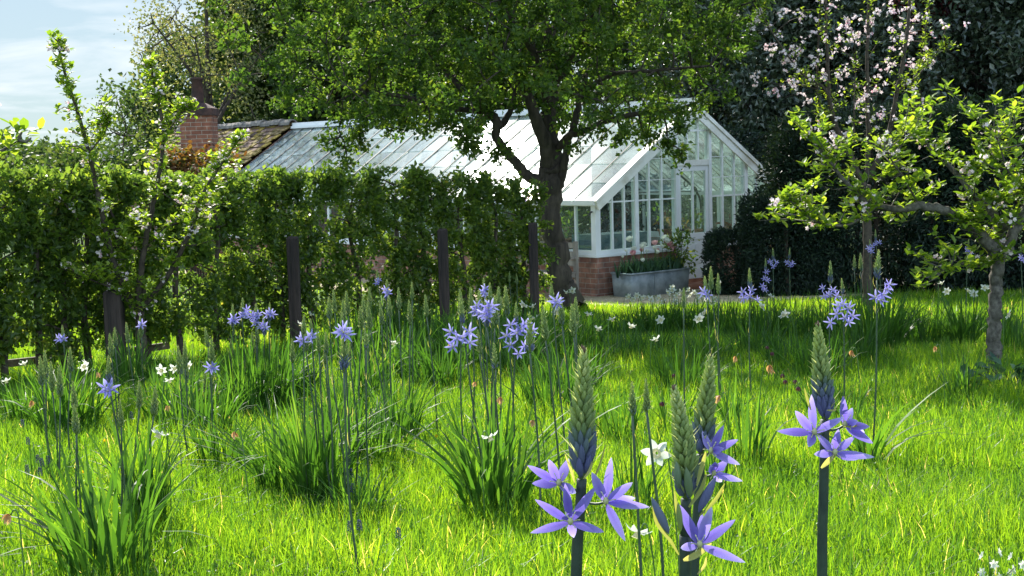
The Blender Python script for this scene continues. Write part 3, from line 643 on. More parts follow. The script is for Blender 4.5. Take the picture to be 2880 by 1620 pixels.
def tulip(px, py, col, lab, grp, big=1.5):
    d = ray(px, py); Yt = (TP(.8, .2, 0))[1]
    # depth along the trough for this picture column
    best = None
    for x in np.linspace(.05, TLn-.05, 60):
        y = R.uniform(.12, .32) if best is None else best[1]
        p = TP(x, .2, 0); pr = p-CAM; u = W_/2+F_*np.dot(pr, RT)/np.dot(pr, FW)
        if best is None or abs(u-px) < best[0]: best = (abs(u-px), .2, x)
    x = best[2]; p = TP(x, R.uniform(.1, .34), 0); h = CAM[2]+d[2]*(p[1]/d[1]); base = TP(x+R.normal(0, .04), .2, TH*.82)
    root = tag(empty('tulip', base), lab, 'tulip', grp); head = V3(p[0], p[1], h)-base
    mb = MB(); tube(mb, smoothline([V3(0, 0, 0), head*.6+V3(R.normal(0, .01), 0, 0), head], 4), .004, 5); mb.build('stem', M['stemgreen'], root)
    hd = th0[col].copy(); COL.objects.link(hd); hd.parent = root; hd.location = tuple(head); hd.scale = (big*.85,)*3; hd.rotation_euler = (R.normal(0, .3), R.normal(0, .3), R.uniform(0, 6))
    mb = MB(); k_ = 5; blades(mb, np.zeros((k_, 3))+R.normal(0, .015, (k_, 3))*[1, 1, 0], R.uniform(.16, .28, k_), R.uniform(.05, .14, k_), R.uniform(0, 6.3, k_), .045, R.uniform(0, 6.3, k_), 4); mb.build('leaf', M['tulipleaf'], root)
zx, zy = lambda x: 1560+x*.2346, lambda y: 520+y*.2346
for x, y, c, b_ in ((985, 680, 'w', 1.9), (1035, 745, 'w', 1.6), (1000, 765, 'w', 1.5), (955, 795, 'w', 1.6), (1050, 800, 'p', 1.1), (1180, 722, 'p', 1.6), (930, 843, 'p', 1.6), (1230, 822, 'w', 1.2), (1175, 780, 'w', 1.5), (1120, 808, 'w', 1.), (1010, 920, 'w', 1.1), (825, 873, 'w', .7), (803, 803, 'w', .9)):
    tulip(zx(x), zy(y), c, 'white double tulip standing in the galvanised trough' if c == 'w' else 'pink double tulip standing in the galvanised trough', 'white tulips in the trough' if c == 'w' else 'pink tulips in the trough', b_)
zx, zy = lambda x: 1860+x*.2209, lambda y: 540+y*.2209
for x, y, c, b_ in ((25, 715, 'w', 1.3), (40, 650, 'w', 1.7), (95, 620, 'w', 2.), (300, 620, 'w', 1.9), (145, 688, 'p', 1.6), (130, 725, 'p', 1.6), (97, 750, 'p', 1.3), (240, 700, 'p', 1.1), (310, 770, 'w', .9), (10, 760, 'p', 1.2)):
    tulip(zx(x), zy(y), c, 'white double tulip standing in the galvanised trough' if c == 'w' else 'pink double tulip standing in the galvanised trough', 'white tulips in the trough' if c == 'w' else 'pink tulips in the trough', b_)
# leafy filling of the trough and a sprawling shrub at its right end
mb = MB(); n = 420; B_ = np.array([TP(x, y, TH*.8) for x, y in zip(R.uniform(.1, TLn-.15, n), R.uniform(.04, .38, n))])
blades(mb, B_, R.uniform(.12, .34, n), R.uniform(.03, .16, n), R.uniform(0, 6.3, n), R.uniform(.02, .04, n), R.uniform(0, 6.3, n), 4, droop=.15)
tag(mb.build('tulip_leaves', M['tulipleaf']), 'dense blue-green tulip leaves filling the galvanised trough', 'leaves', kind='stuff')
def shrub(name, label, cat, base, ctrs, rad, nleaf, ll, lw, mat, twigmat='twig', parts=('stem', 'foliage'), kind='oval', flat=.7, group=None):
    base = np.asarray(base, float); root = tag(empty(name, base), label, cat, group); mb = MB(); C_ = np.asarray(ctrs)-base
    twigs(mb, np.zeros_like(C_)+R.normal(0, .02, C_.shape)*[1, 1, 0], C_, .008, .003); mb.build(parts[0], M[twigmat], root)
    mb = MB(); ci = R.integers(0, len(C_), nleaf); P = C_[ci]+R.normal(0, rad, (nleaf, 3))
    leaves(mb, P, nrm(P-C_.mean(0))+R.normal(0, .7, (nleaf, 3)), R.normal(0, .6, (nleaf, 3))+[0, 0, flat], R.uniform(.7, 1.2, nleaf)*ll, R.uniform(.7, 1.2, nleaf)*lw, kind)
    mb.build(parts[1], mat, root); return root
bs = TP(1.12, .2, TH*.8)
shrub('leafy_shrub', 'loose leafy shrub spilling from the right end of the trough in front of the door', 'shrub', bs, [bs+V3(R.normal(.09, .12), R.normal(-.05, .1), R.uniform(.05, .58)) for _ in range(34)], .055, 420, .075, .035, M['horn'])

# wooden bench beside the trunk, along the side wall
bO = GP(-.75, 0, .15); root = tag(empty('garden_bench', bO), 'weathered slatted wooden bench beside the brick base, half hidden by the trunk', 'bench')
bx = SD; by = -G
def wb(x0, x1, y0, y1, z0, z1, name):
    mb = MB(); box(mb, bx*x0+by*y0*-1+UZ*z0, bx*(x1-x0), -by*(y1-y0), UZ*(z1-z0)); mb.build(name, M['bench'], root)
for x in (0, 1.25):
    for y in (0, .48): wb(x, x+.055, y, y+.055, 0, .60 if y == 0 else .86, 'leg')
    wb(x-.006, x+.062, -.03, .54, .602, .635, 'armrest')
    wb(x+.01, x+.045, .056, .479, .34, .39, 'side_rail')
for k in range(5): wb(.0, 1.3, .02+k*.098, .02+k*.098+.08, .392, .412, 'seat_slat')
for k in range(3): wb(.056, 1.249, .49, .51, .50+k*.13, .58+k*.13, 'back_slat')

# ------------------------------------------------------------------ trees
def project(P):
    q = np.asarray(P)-CAM; z = q@FW; return W_/2+F_*(q@RT)/z, H_/2-F_*(q@UP)/z
def tree(name, label, base, limbs, C_, nper, spread, ll, lw, mat, bark='bark', kind='small', group=None, cat='tree', up=.5, twig_r=(.016, .005), blossoms=None, curl=.15, tmin=.25):
    """limbs: list of (points, radii); C_: foliage cluster centres (world). parts: trunk, crown"""
    base = np.asarray(base, float); root = tag(empty(name, base), label, cat, group)
    mb = MB(); sk = []
    for i, (p, r_) in enumerate(limbs):
        p = np.asarray(p, float); r_ = np.interp(np.linspace(0, 1, (len(p)-1)*6+1), np.linspace(0, 1, len(r_)), r_)
        q = smoothline(p, 6)
        if len(q) > 3: q[1:-1] += R.normal(0, .12, (len(q)-2, 3))*r_[1:-1, None]
        tube(mb, q-base, r_, 12 if r_[0] > .1 else 7, .3); sk.append(q[int(len(q)*tmin) if i == 0 else 0:])
    sk = np.concatenate(sk); C_ = np.asarray(C_)
    if len(C_):
        A = np.empty_like(C_)
        # chain: clusters attach to nearest limb point or a nearer cluster closer to the limbs
        dist = np.linalg.norm(C_[:, None]-sk[None], axis=2); near = sk[dist.argmin(1)]; dmin = dist.min(1); order = dmin.argsort()
        A[:] = near
        for r_i, i in enumerate(order):
            if r_i > 4 and dmin[i] > .5:
                prev = order[:r_i]; dd = np.linalg.norm(C_[prev]-C_[i], axis=1)+.35*dmin[prev]; j = dd.argmin()
                if dd[j] < dmin[i]: A[i] = C_[prev[j]]
        twigs(mb, A-base, C_-base, np.clip(twig_r[1]+(twig_r[0]-twig_r[1])*(1-dmin/dmin.max()), twig_r[1], twig_r[0]), twig_r[1])
    mb.build('trunk', M[bark], root, True)
    if len(C_):
        mb = MB(); n = len(C_)*nper; ci = np.repeat(np.arange(len(C_)), nper); out = nrm(C_-sk.mean(0))
        tang = R.normal(0, 1, (len(C_), 3))*[1, 1, .35]; tang = nrm(tang+out*.8)
        tt = R.random(n); P = C_[ci]+tang[ci]*((tt-.4)*spread[0]*2)[:, None]+R.normal(0, 1, (n, 3))*np.array([spread[0]*.35, spread[0]*.35, spread[1]])
        crn = np.clip(R.random(n)*.6+.4*R.random(len(C_))[ci], 0, 1)
        leaves(mb, P-base, R.normal(0, 1, (n, 3))+out[ci]*.5, R.normal(0, .75, (n, 3))+[0, 0, up], R.uniform(.7, 1.25, n)*ll, R.uniform(.7, 1.2, n)*lw, kind, rnd=crn, curl=curl)
        mb.build('crown', mat, root)
    if blossoms is not None: blossom_mesh(blossoms[0]-base, blossoms[1]).build('blossom', M['blossom'], root)
    return root
def blossom_mesh(C_, r, per=5, size=.042):
    mb = MB(); n = len(C_)*per; ci = np.repeat(np.arange(len(C_)), per); F0 = C_[ci]+R.normal(0, r, (n, 3)); ax = nrm(R.normal(0, 1, (n, 3))+[0, -.6, .4])
    a = nrm(np.cross(ax, R.normal(0, 1, (n, 3)))); b = np.cross(ax, a)
    for k in range(5):
        th = 2*pi*k/5; D = a*cos(th)+b*sin(th)+ax*.45
        leaves(mb, F0, D, ax-D*.3, size*.55, size*.5, 'small', rnd=np.repeat(R.random(len(C_))*.8, per)+R.random(n)*.2, curl=-.1)
    return mb
def ellip(n, c, r, inner=.45, zmin=None, flat=0):
    d = nrm(R.normal(0, 1, (n*3, 3))); rr = inner+(1-inner)*R.random(n*3)**.6; P = np.asarray(c)+d*rr[:, None]*np.asarray(r)
    lump = np.sin(P[:, 0]*2.3+P[:, 1]*1.1)+np.sin(P[:, 1]*1.9-P[:, 2]*2.7)+np.sin(P[:, 2]*3.1+P[:, 0]*.9)
    P = P[lump > -1.5+R.normal(0, .3, len(P))]
    if zmin is not None: P = P[P[:, 2] > zmin]
    return P[:n]

VS = lambda pts, Y: [spot(u*K, v*K, Y if np.ndim(Y) == 0 else Y[i]) for i, (u, v) in enumerate(pts)]
SS = lambda pts, Y: [spot(u, v, Y if np.ndim(Y) == 0 else Y[i]) for i, (u, v) in enumerate(pts)]
# --- the big hawthorn over the greenhouse
TY = 19.3; px = TY/F_
tb = spot(1605, 905, TY); tb[2] = gz(0, TY)-.05
trunk = [tb, spot(1597, 850, TY), spot(1578, 780, TY), spot(1560, 690, TY), spot(1549, 600, TY), spot(1549, 520, TY), spot(1552, 465, TY)]
z6 = lambda pts: [(1200+.2484*a, 260+.2484*b) for a, b in pts]
limbs = [(trunk, [55*px, 42*px, 34*px, 30*px, 30*px, 34*px, 32*px]),
 (SS(z6([(1340, 1020), (1150, 950), (980, 760), (850, 600), (775, 480), (800, 350), (700, 220), (590, 120), (480, 30), (300, -150), (100, -330)]), [TY-.02*i for i in range(11)]), [19*px, 15*px, 13*px, 12*px, 14*px, 13*px, 10*px, 5*px]),
 (SS(z6([(1410, 1000), (1415, 800), (1385, 560), (1380, 300), (1400, 0), (1420, -300), (1380, -700)]), [TY+.05*i for i in range(7)]), [32*px, 31*px, 27*px, 24*px, 20*px, 10*px]),
 (SS(z6([(1390, 850), (1350, 600), (1270, 380), (1180, 150), (1080, -100), (900, -450)]), [TY-.1*i for i in range(6)]), [24*px, 20*px, 16*px, 13*px, 6*px]),
 (SS(z6([(1480, 1150), (1535, 950), (1560, 800), (1600, 560), (1660, 400), (1710, 200), (1750, 0), (1850, -300)]), [TY-.06*i for i in range(8)]), [11*px, 12*px, 11*px, 9*px, 10*px, 8*px, 4*px]),
 (SS(z6([(1500, 640), (1560, 530), (1640, 480), (1800, 430), (2050, 320), (2400, 240), (2800, 200), (3200, 60)]), [TY-.15*i for i in range(8)]), [10*px, 9*px, 9*px, 8*px, 6*px, 3*px]),
 (SS(z6([(800, 400), (880, 330), (960, 200), (1000, 0)]), TY-.1), [11*px, 9*px, 6*px]),
 (SS(z6([(700, 220), (300, 180), (-300, 40), (-900, -60)]), [TY, TY-.3, TY-.5, TY-.7]), [9*px, 7*px, 3*px]),
 (SS(z6([(1750, 0), (2100, -200), (2600, -250), (3200, -300)]), [TY-.3, TY-.6, TY-.9, TY-1.1]), [7*px, 5*px, 3*px]),
 (SS([(1541, 300), (1500, 150), (1400, 0), (1250, -200)], [TY, TY-.6, TY-1.2, TY-1.7]), [14*px, 9*px, 4*px]),
 (SS([(1545, 260), (1640, 100), (1760, -60), (1900, -300)], [TY, TY-.5, TY-1.3, TY-2.]), [14*px, 9*px, 4*px]),
 (SS([(1541, 240), (1560, 60), (1600, -200)], [TY, TY+1.2, TY+2.2]), [12*px, 8*px, 4*px])]
P = ellip(3600, (-.12, TY-.1, 4.3), (3.65, 3.4, 2.75), inner=.15)
u, v = project(P)
ex = np.array([430, 600, 690, 760, 860, 950, 1010, 1100, 1170, 1260, 1330, 1400, 1450, 1500, 1545, 1600, 1700, 1780, 1850, 1920, 2010, 2060, 2110, 2170, 2300])
ey = np.array([250, 330, 355, 365, 375, 392, 398, 372, 352, 372, 405, 330, 300, 300, 330, 330, 385, 410, 400, 395, 385, 325, 312, 240, 60])
ok = v < np.interp(u, ex, ey)-12+R.normal(0, 22, len(P))
# small openings where sky shows
ok &= (P[:, 2] > 2.35)
P = P[ok][:1350]
extra = np.array(SS([(1010, 372), (960, 385), (1310, 398), (1345, 415), (1420, 425), (1170, 345), (1250, 350), (1640, 372), (1740, 385), (1880, 408), (1920, 425), (1575, 345), (1810, 390), (975, 455), (970, 410)], 18.6))
tree('hawthorn_tree', 'large spreading hawthorn with a dark forked trunk in front of the greenhouse', tb, limbs, np.concatenate([P, extra, extra+R.normal(0, .1, extra.shape)]), 66, (.125, .055), .066, .052, M['haw'], up=.9, twig_r=(.02, .005))

# --- trees behind
def simple_tree(name, label, x, y, h, r, cz, n, nper, mat, ll, lw, spread=(.35, .12), bark='bark', inner=.35, group=None, kind='small', zmin=1.2, tr=.16, up=.4, fork=5):
    b = V3(x, y, float(gz(x, y))); limbs = [([b, b+V3(.05, 0, h*.25), b+V3(-.05, .1, h*.5), b+V3(.05, 0, h*.8)], [tr, tr*.8, tr*.5, tr*.15])]
    for k in range(fork):
        a = 2*pi*k/fork+R.uniform(-.4, .4); z0 = R.uniform(.18, .5)*h; q = b+V3(0, 0, z0)
        limbs.append(([q, q+V3(cos(a)*r[0]*.3, sin(a)*r[1]*.3, h*.10), q+V3(cos(a)*r[0]*.75, sin(a)*r[1]*.7, h*.22)], [tr*.5, tr*.35, tr*.12]))
    C_ = ellip(n, (x, y, cz), r, inner, zmin=zmin)
    return tree(name, label, b, limbs, C_, nper, spread, ll, lw, mat, bark, kind, group, up=up, twig_r=(.03, .008))
def atx(u, Y): return spot(u, 460, Y)[0]
simple_tree('oak_tree', 'tall dark green broadleaf tree behind the chimney, left of the hawthorn', atx(965, 42), 42, 11.5, (3.9, 3.6, 4.9), 6.9, 560, 75, M['oak'], .19, .14, (.42, .16), zmin=2.5, tr=.25)
simple_tree('birch_tree', 'airy pale-leaved tree whose left edge stands against the sky behind the chimney', atx(600, 37), 37, 9, (1.75, 1.6, 3.9), 5.6, 210, 40, M['pale'], .085, .06, (.4, .2), zmin=2.0, tr=.12, inner=.1)
simple_tree('young_tree', 'small bushy tree against the sky between the blossom shoots and the chimney', atx(345, 30), 30, 3.4, (.62, .7, 1.05), 2.75, 34, 36, M['oak'], .06, .04, (.22, .14), zmin=1.6, tr=.06)
simple_tree('yew_tree', 'tall dark evergreen behind the right slope of the greenhouse roof', atx(2180, 31), 31, 9, (2.7, 2.5, 4.6), 4.6, 460, 105, M['holly'], .14, .085, (.4, .22), zmin=.6, tr=.25)
simple_tree('holly_tree', 'tall glossy dark evergreen at the top right corner, its leaves glinting', atx(2760, 27), 27, 8, (2.3, 2.2, 4.4), 4.4, 420, 115, M['holly'], .12, .075, (.36, .2), zmin=.6, tr=.25)
simple_tree('holly_tree', 'tall dark evergreen directly behind the tall pink-white blossom tree', atx(2480, 29.5), 29.5, 8, (2.5, 2.4, 4.4), 4.4, 430, 110, M['holly'], .13, .08, (.38, .2), zmin=.6, tr=.25)
simple_tree('holly_tree', 'dark evergreen beyond the right edge of the lawn behind the yew hedge', atx(3120, 25), 25, 8, (2.4, 2.3, 4.2), 4.2, 300, 100, M['holly'], .13, .08, (.38, .2), zmin=.6, tr=.25)
simple_tree('copper_beech', 'dark red-leaved tree glimpsed at the top edge among the evergreens', atx(2625, 26.0), 26.0, 8, (.75, .6, 1.3), 5.2, 60, 90, M['maroon'], .08, .05, (.3, .2), zmin=4.1, tr=.08)
for u_, D_, r_, h_ in ((40, 70, 3.4, 2.9), (150, 75, 2.6, 2.7), (-60, 66, 3, 3.0), (245, 80, 2.2, 2.9)):
    simple_tree('distant_tree', 'low distant tree on the skyline above the left end of the hedge', atx(u_, D_), D_, h_, (r_, r_, h_*.45), h_*.55, 70, 70, M['oak'], .28, .2, (.6, .4), zmin=0, tr=.15, group='distant trees on the skyline')
# belt of dark shrubs closing the view far behind the greenhouse
for i, (u_, D_, w_, h_) in enumerate(((900, 44, 5, 4.2), (1250, 46, 5, 4.5), (1600, 45, 5, 4.6), (1950, 42, 5, 4.6), (620, 47, 4, 3.2))):
    simple_tree('boundary_tree', 'dark tree in the belt far behind the greenhouse, seen only in chinks', atx(u_, D_), D_, h_*1.6, (w_*.75, 2., h_), h_*.95, 190, 70, M['oak'], .2, .14, (.6, .3), zmin=0, tr=.2, group='trees in the belt behind the greenhouse')

# --- dark yew hedge right of the greenhouse: one clipped mass and a low mound
def mass(name, label, cat, boxes, n, ll, lw, mat, base, group=None, kind='small', trunkn=10):
    root = tag(empty(name, base), label, cat, group); base = np.asarray(base, float); mb = MB(); Cs = []
    for (c, r_, fr) in boxes:
        k = int(n*fr); d = nrm(R.normal(0, 1, (k, 3))); d = np.sign(d)*np.abs(d)**.7; d /= np.maximum(1e-6, np.abs(d).max(1, keepdims=True))**.45
        rad = 1-.33*R.random(k)**1.4; lump = 1+.09*np.sin(d[:, 0]*9+d[:, 2]*5)*np.sin(d[:, 1]*8+d[:, 2]*11)
        P = np.asarray(c)+d*np.asarray(r_)*(rad*lump)[:, None]; Cs.append(P)
        ok = P[:, 2] > gz(P[:, 0], P[:, 1])+.02
        leaves(mb, P[ok]-base, d[ok]+R.normal(0, .8, (ok.sum(), 3)), R.normal(0, .8, (ok.sum(), 3))+[0, 0, .5], R.uniform(.6, 1.3, ok.sum())*ll, R.uniform(.7, 1.2, ok.sum())*lw, kind)
    mb.build('foliage', mat, root); mb = MB()
    for c, r_, fr in boxes:
        for k in range(trunkn):
            a, b_ = R.uniform(-.7, .7, 2); p0 = np.asarray(c)+V3(a*r_[0], b_*r_[1], 0); p0[2] = float(gz(*p0[:2])); p1 = np.asarray(c)+V3(a*r_[0]*1.1, b_*r_[1], r_[2]*.7)
            tube(mb, smoothline([p0-base, (p0+p1)/2-base+R.normal(0, .06, 3), p1-base], 3), [.045]*3+[.03]*3+[.012], 5)
    mb.build('trunk', M['twig'], root); return root
b0 = GP(5.6, 0, .3)
mass('yew_hedge', 'tall dark yew hedge closing the right side behind the apple trees', 'hedge', [((5.2, 21.6, 1.35), (1.45, .8, 1.32), .30), ((7.0, 21.0, 1.35), (1.5, .8, 1.35), .32), ((9.3, 20.2, 1.4), (1.6, .8, 1.4), .26)], 150000, .085, .035, M['yew'], (7, 21, 0))
mass('yew_bush', 'rounded yew bush spreading in front of the right corner of the greenhouse', 'bush', [((4.0, 21.25, .74), (.72, .5, .78), .6), ((3.25, 21.55, .48), (.42, .34, .48), .25)], 46000, .06, .022, M['yew'], (3.7, 21.3, 0), trunkn=6)

c1_ = GP(BW+1.7, 1.1, 4.5); c2_ = GP(BW+1.8, 1.1, 8.5)
mass('laurel_hedge', 'dark evergreen hedge running behind the far side of the greenhouse', 'hedge', [((c1_[0], c1_[1], 1.25), (1.9, 2.1, 1.3), .5), ((c2_[0], c2_[1], 1.25), (1.9, 2.3, 1.3), .5)], 60000, .11, .06, M['yew'], (c1_[0], c1_[1], 0))

# --- pleached hornbeam hedge on the left
HX = np.array([-420, 79, 486, 822, 1244, 1540]); HY = np.array([11.2, 12.75, 14.0, 15.5, 17.07, 18.3])
def hedge_at(u): Yh = float(np.interp(u, HX, HY)); return spot(u, 480, Yh)[0], Yh
hd_lab = {}
hus = [-330, -225, -120, -20, 79, 150, 222, 300, 390, 486, 590, 700, 775, 868, 990, 1106, 1190, 1290, 1385, 1462]
for i, u_ in enumerate(hus):
    x, y = hedge_at(u_); x2, y2 = hedge_at(u_+60); dr = nrm(V3(x2-x, y2-y, 0)); nl = V3(-dr[1], dr[0], 0); zg = float(gz(x, y)); b = V3(x, y, zg)
    top = 2.165+(.0-.0)*0; vtop = np.interp(u_, [-400, 0, 560, 822, 1118, 1300, 1450, 1540], [462, 468, 478, 474, 470, 482, 503, 520]); top = spot(u_, vtop, y)[2]-.06
    hw_ = .34
    lab = 'hedge plant with a slim dark trunk in the pleached row left of the hawthorn'
    limbs = [([b, b+V3(R.normal(0, .02), 0, .6), b+V3(R.normal(0, .03), 0, 1.2), V3(x, y, top-.25)], [.036, .03, .02, .008])]
    for k in range(7):
        z_ = zg+.4+k*.21; sg = 1 if k % 2 else -1; q = V3(x, y, z_); limbs.append(([q, q+dr*sg*.15+UZ*.06, q+dr*sg*.33+UZ*.10], [.011, .008, .004]))
    n = 72 if u_ < 560 else 86; lo_ = .2 if u_ < 560 else .16; tz = R.random(n)**.85; Cc = b+dr*R.uniform(-hw_, hw_, n)[:, None]+nl*R.uniform(-.15, .15, n)[:, None]; Cc[:, 2] = zg+lo_+tz*(top-zg-lo_)
    Cc[:, 2] = np.minimum(Cc[:, 2], top+.03*R.normal(0, 1, n))
    tree('hedge_plant', lab, b, limbs, Cc, 44, (.09, .04), .062, .044, M['horn'], 'twig', 'small', 'hedge plants in the pleached row', cat='hedge', up=.8, twig_r=(.007, .003), tmin=.3)
# low shrubby strip just beyond the hedge (brown-green) and the copper shrub under the chimney
shc = lambda us, vs, Y: [spot(a, b, Y) for a, b in zip(us, vs)]
b_ = spot(560, 520, 20.5); b_[2] = float(gz(0, 20.5)); 
shrub('copper_shrub', 'orange and copper leaved shrub showing over the hedge below the chimney', 'shrub', b_, shc(R.uniform(460, 655, 60), R.uniform(446, 500, 60), 20.3), .10, 1300, .075, .055, M['copper'])
b_ = spot(230, 520, 21.5); b_[2] = 0.02
shrub('green_shrub', 'low brownish green shrub just over the top of the hedge at the left', 'shrub', b_, shc(R.uniform(-60, 420, 120), R.uniform(452, 520, 120), 21.), .12, 2600, .08, .055, M['oak'])

# --- posts and rail
for u_, v0, Yd, w_, lab in ((318, 816, 13.0, .15, 'thick dark square timber post at the left, behind the blossoming apple'), (822, 665, 15.1, .115, 'dark timber post standing proud of the hedge, second from the left'), (1244, 643, 16.7, .115, 'reddish timber post in the middle of the hedge'), (1498, 626, 17.8, .11, 'dark timber post at the end of the hedge next to the hawthorn trunk')):
    p = spot(u_, v0, Yd); zg = float(gz(p[0], p[1])); mb = MB(); h = p[2]-zg; w = w_
    q = V3(p[0]-w/2, p[1]-w/2, zg-.02); c = .006
    root = tag(empty('timber_post', (p[0], p[1], zg)), lab, 'post', 'square posts along the hedge')
    ring = lambda r_, z: [V3(sx*(r_-c) if j else sx*r_, sy*r_ if j else sy*(r_-c), z) for sx, sy, js in ((1, -1, (0, 1)), (1, 1, (1, 0)), (-1, 1, (0, 1)), (-1, -1, (1, 0))) for j in js]
    def rg(r_, z): return [V3(r_, -r_+c, z), V3(r_, r_-c, z), V3(r_-c, r_, z), V3(-r_+c, r_, z), V3(-r_, r_-c, z), V3(-r_, -r_+c, z), V3(-r_+c, -r_, z), V3(r_-c, -r_, z)]
    a = rg(w/2, -.05)+rg(w/2, h-.02)+rg(w/2-.015, h)
    f = [[k*8+i, k*8+(i+1) % 8, (k+1)*8+(i+1) % 8, (k+1)*8+i] for k in range(2) for i in range(8)]
    mb.add(a, [np.array(f), np.arange(16, 24)[None]]); mb.build('post_shaft', M['post'], root)
for (u0, v0, u1, v1, Y0, Y1, lab) in ((-200, 1040, 150, 1002, 12.2, 13.1, 'low sunlit timber edging board at the far left under the hedge'), (335, 985, 470, 966, 13.6, 14.1, 'low timber edging board right of the thick post')):
    a, b = spot(u0, v0, Y0), spot(u1, v1, Y1); mb = MB(); d = nrm(b-a); s_ = nrm(np.cross(d, UZ)); box(mb, V3(0, 0, 0)-UZ*.05, (b-a), s_*.035, UZ*.065)
    o = mb.build('edging_board', M['rail']); o.location = tuple(a); tag(o, lab, 'board')

# --- apple trees
def rosettes(P, nl, ll, lw, mb, updir=(0, 0, 1), sp=.02):
    P = np.asarray(P); n = len(P)*nl; ci = np.repeat(np.arange(len(P)), nl); k = np.tile(np.arange(nl), len(P)); th = k*2.4+R.uniform(0, 6.3, len(P))[ci]
    el = R.uniform(.15, 1.25, n); D = np.stack([np.cos(th)*np.cos(el), np.sin(th)*np.cos(el), np.sin(el)], 1); Nn = np.stack([-np.cos(th)*np.sin(el), -np.sin(th)*np.sin(el), np.cos(el)], 1)
    leaves(mb, P[ci]+R.normal(0, sp, (n, 3)), D, Nn+R.normal(0, .2, (n, 3)), R.uniform(.65, 1.2, n)*ll, R.uniform(.8, 1.15, n)*lw, 'oval', curl=.22)
def appletree(label, base, limbs, forced, nside, ll, lw, nl, step, blos, mat='apple', bark='barkgrey', twl=(.12, .4), group='apple trees', name='apple_tree', bsize=.042, upb=.6, btips=False):
    base = np.asarray(base, float); root = tag(empty(name, base), label, 'tree', group); mb = MB(); mt = MB(); pts = []; wts = []
    for i, (p, r_) in enumerate(limbs):
        q = smoothline(p, 7); r2 = np.interp(np.linspace(0, 1, len(q)), np.linspace(0, 1, len(r_)), r_); q[1:-1] += R.normal(0, .15, (len(q)-2, 3))*r2[1:-1, None]
        tube(mb if i == 0 else mt, q-base, r2, 10 if r2[0] > .04 else 6)
        if i: pts.append(q); wts.append(r2)
    pts = np.concatenate(pts); wts = np.concatenate(wts); tips = []
    ends = np.array([q for q in forced]) if len(forced) else np.zeros((0, 3))
    if len(ends):
        d = np.linalg.norm(ends[:, None]-pts[None], axis=2)+np.where(pts[None, :, 2] > ends[:, None, 2], .25, 0); A = pts[d.argmin(1)]
        twigs(mt, A-base, ends-base, .008, .0035)
        for a, e_ in zip(A, ends):
            L_ = np.linalg.norm(e_-a); 
            for t in np.arange(step, L_, step*1.0): tips.append(a+(e_-a)*t/L_+R.normal(0, .012, 3))
            tips.append(e_)
    idx = R.choice(len(pts), nside); A = pts[idx]+0; dirs = nrm(R.normal(0, 1, (nside, 3))*[1, 1, .5]+[0, 0, upb]); E_ = A+dirs*R.uniform(*twl, nside)[:, None]
    twigs(mt, A-base, E_-base, .006, .003); tips += list(E_)+list((A+E_)/2+R.normal(0, .01, A.shape))
    thin = pts[wts < .019]
    if len(thin): k = int(len(thin)*1.0); tips += list(thin[R.choice(len(thin), k)]+R.normal(0, .015, (k, 3)))
    tips = np.array(tips); mb.build('trunk', M[bark], root, True); mt.build('branch', M[bark], root, True)
    ml = MB(); rosettes(tips-base, nl, ll, lw, ml); ml.build('foliage', M[mat], root)
    nb_ = min(blos, len(tips)); bc = tips[R.choice(len(tips), nb_, replace=False)]+R.normal(0, .02, (nb_, 3))+[0, 0, .01]
    if btips: bc = np.repeat(ends, 3, 0)+R.normal(0, .085, (len(ends)*3, 3))
    blossom_mesh(bc-base, .022, 5, bsize).build('blossom', M['blossom'], root); return root
zr = lambda pts: [(2000+.559*a, .559*b) for a, b in pts]
AY = 11.5; b = spot(2795, 1040, AY); b[2] = float(gz(0, AY))-.02
lim = [(SS([(2795, 1042), (2796, 960), (2800, 860), (2804, 780), (2811, 700)], AY), [.072, .056, .051, .050, .054]),
 (SS(zr([(1450, 1290), (1400, 1225), (1300, 1130), (1190, 1065), (1060, 1040), (940, 1050), (800, 1025), (700, 940), (560, 770), (470, 660)]), [AY-.03*i for i in range(10)]), [.052, .046, .04, .034, .026, .02, .012, .007]),
 (SS(zr([(1455, 1280), (1440, 1130), (1395, 1050), (1330, 1000), (1240, 880), (1100, 740), (1040, 660)]), [AY, AY+.05, AY+.15, AY+.2, AY+.3, AY+.4, AY+.5]), [.045, .036, .03, .024, .015, .007]),
 (SS(zr([(1480, 1260), (1540, 1130), (1620, 980), (1750, 820)]), AY), [.05, .036, .02, .01]),
 (SS(zr([(1440, 1180), (1500, 1120), (1574, 1060), (1660, 900), (1700, 700)]), [AY, AY-.2, AY-.4, AY-.6, AY-.7]), [.035, .025, .015, .007]),
 (SS(zr([(850, 1025), (690, 1130), (520, 1110), (390, 1010), (310, 1060)]), [AY-.2, AY-.35, AY-.5, AY-.6, AY-.65]), [.014, .010, .007, .004]),
 (SS(zr([(1390, 1045), (1440, 1010), (1574, 950), (1500, 870), (1440, 700)]), [AY, AY-.1, AY-.2, AY-.3, AY-.4]), [.018, .014, .010, .006]),
 (SS(zr([(1290, 880), (1380, 820), (1470, 760)]), AY-.1), [.010, .008, .005]),
 (SS(zr([(1050, 1040), (1000, 950), (880, 760)]), [AY, AY-.1, AY-.3]), [.012, .009, .006]),
 (SS(zr([(1220, 1100), (1290, 1110), (1380, 1080)]), AY-.15), [.009, .007, .005]),
 (SS(zr([(1420, 1310), (1340, 1340), (1250, 1330), (1160, 1370)]), [AY, AY-.1, AY-.2, AY-.3]), [.010, .008, .005])]
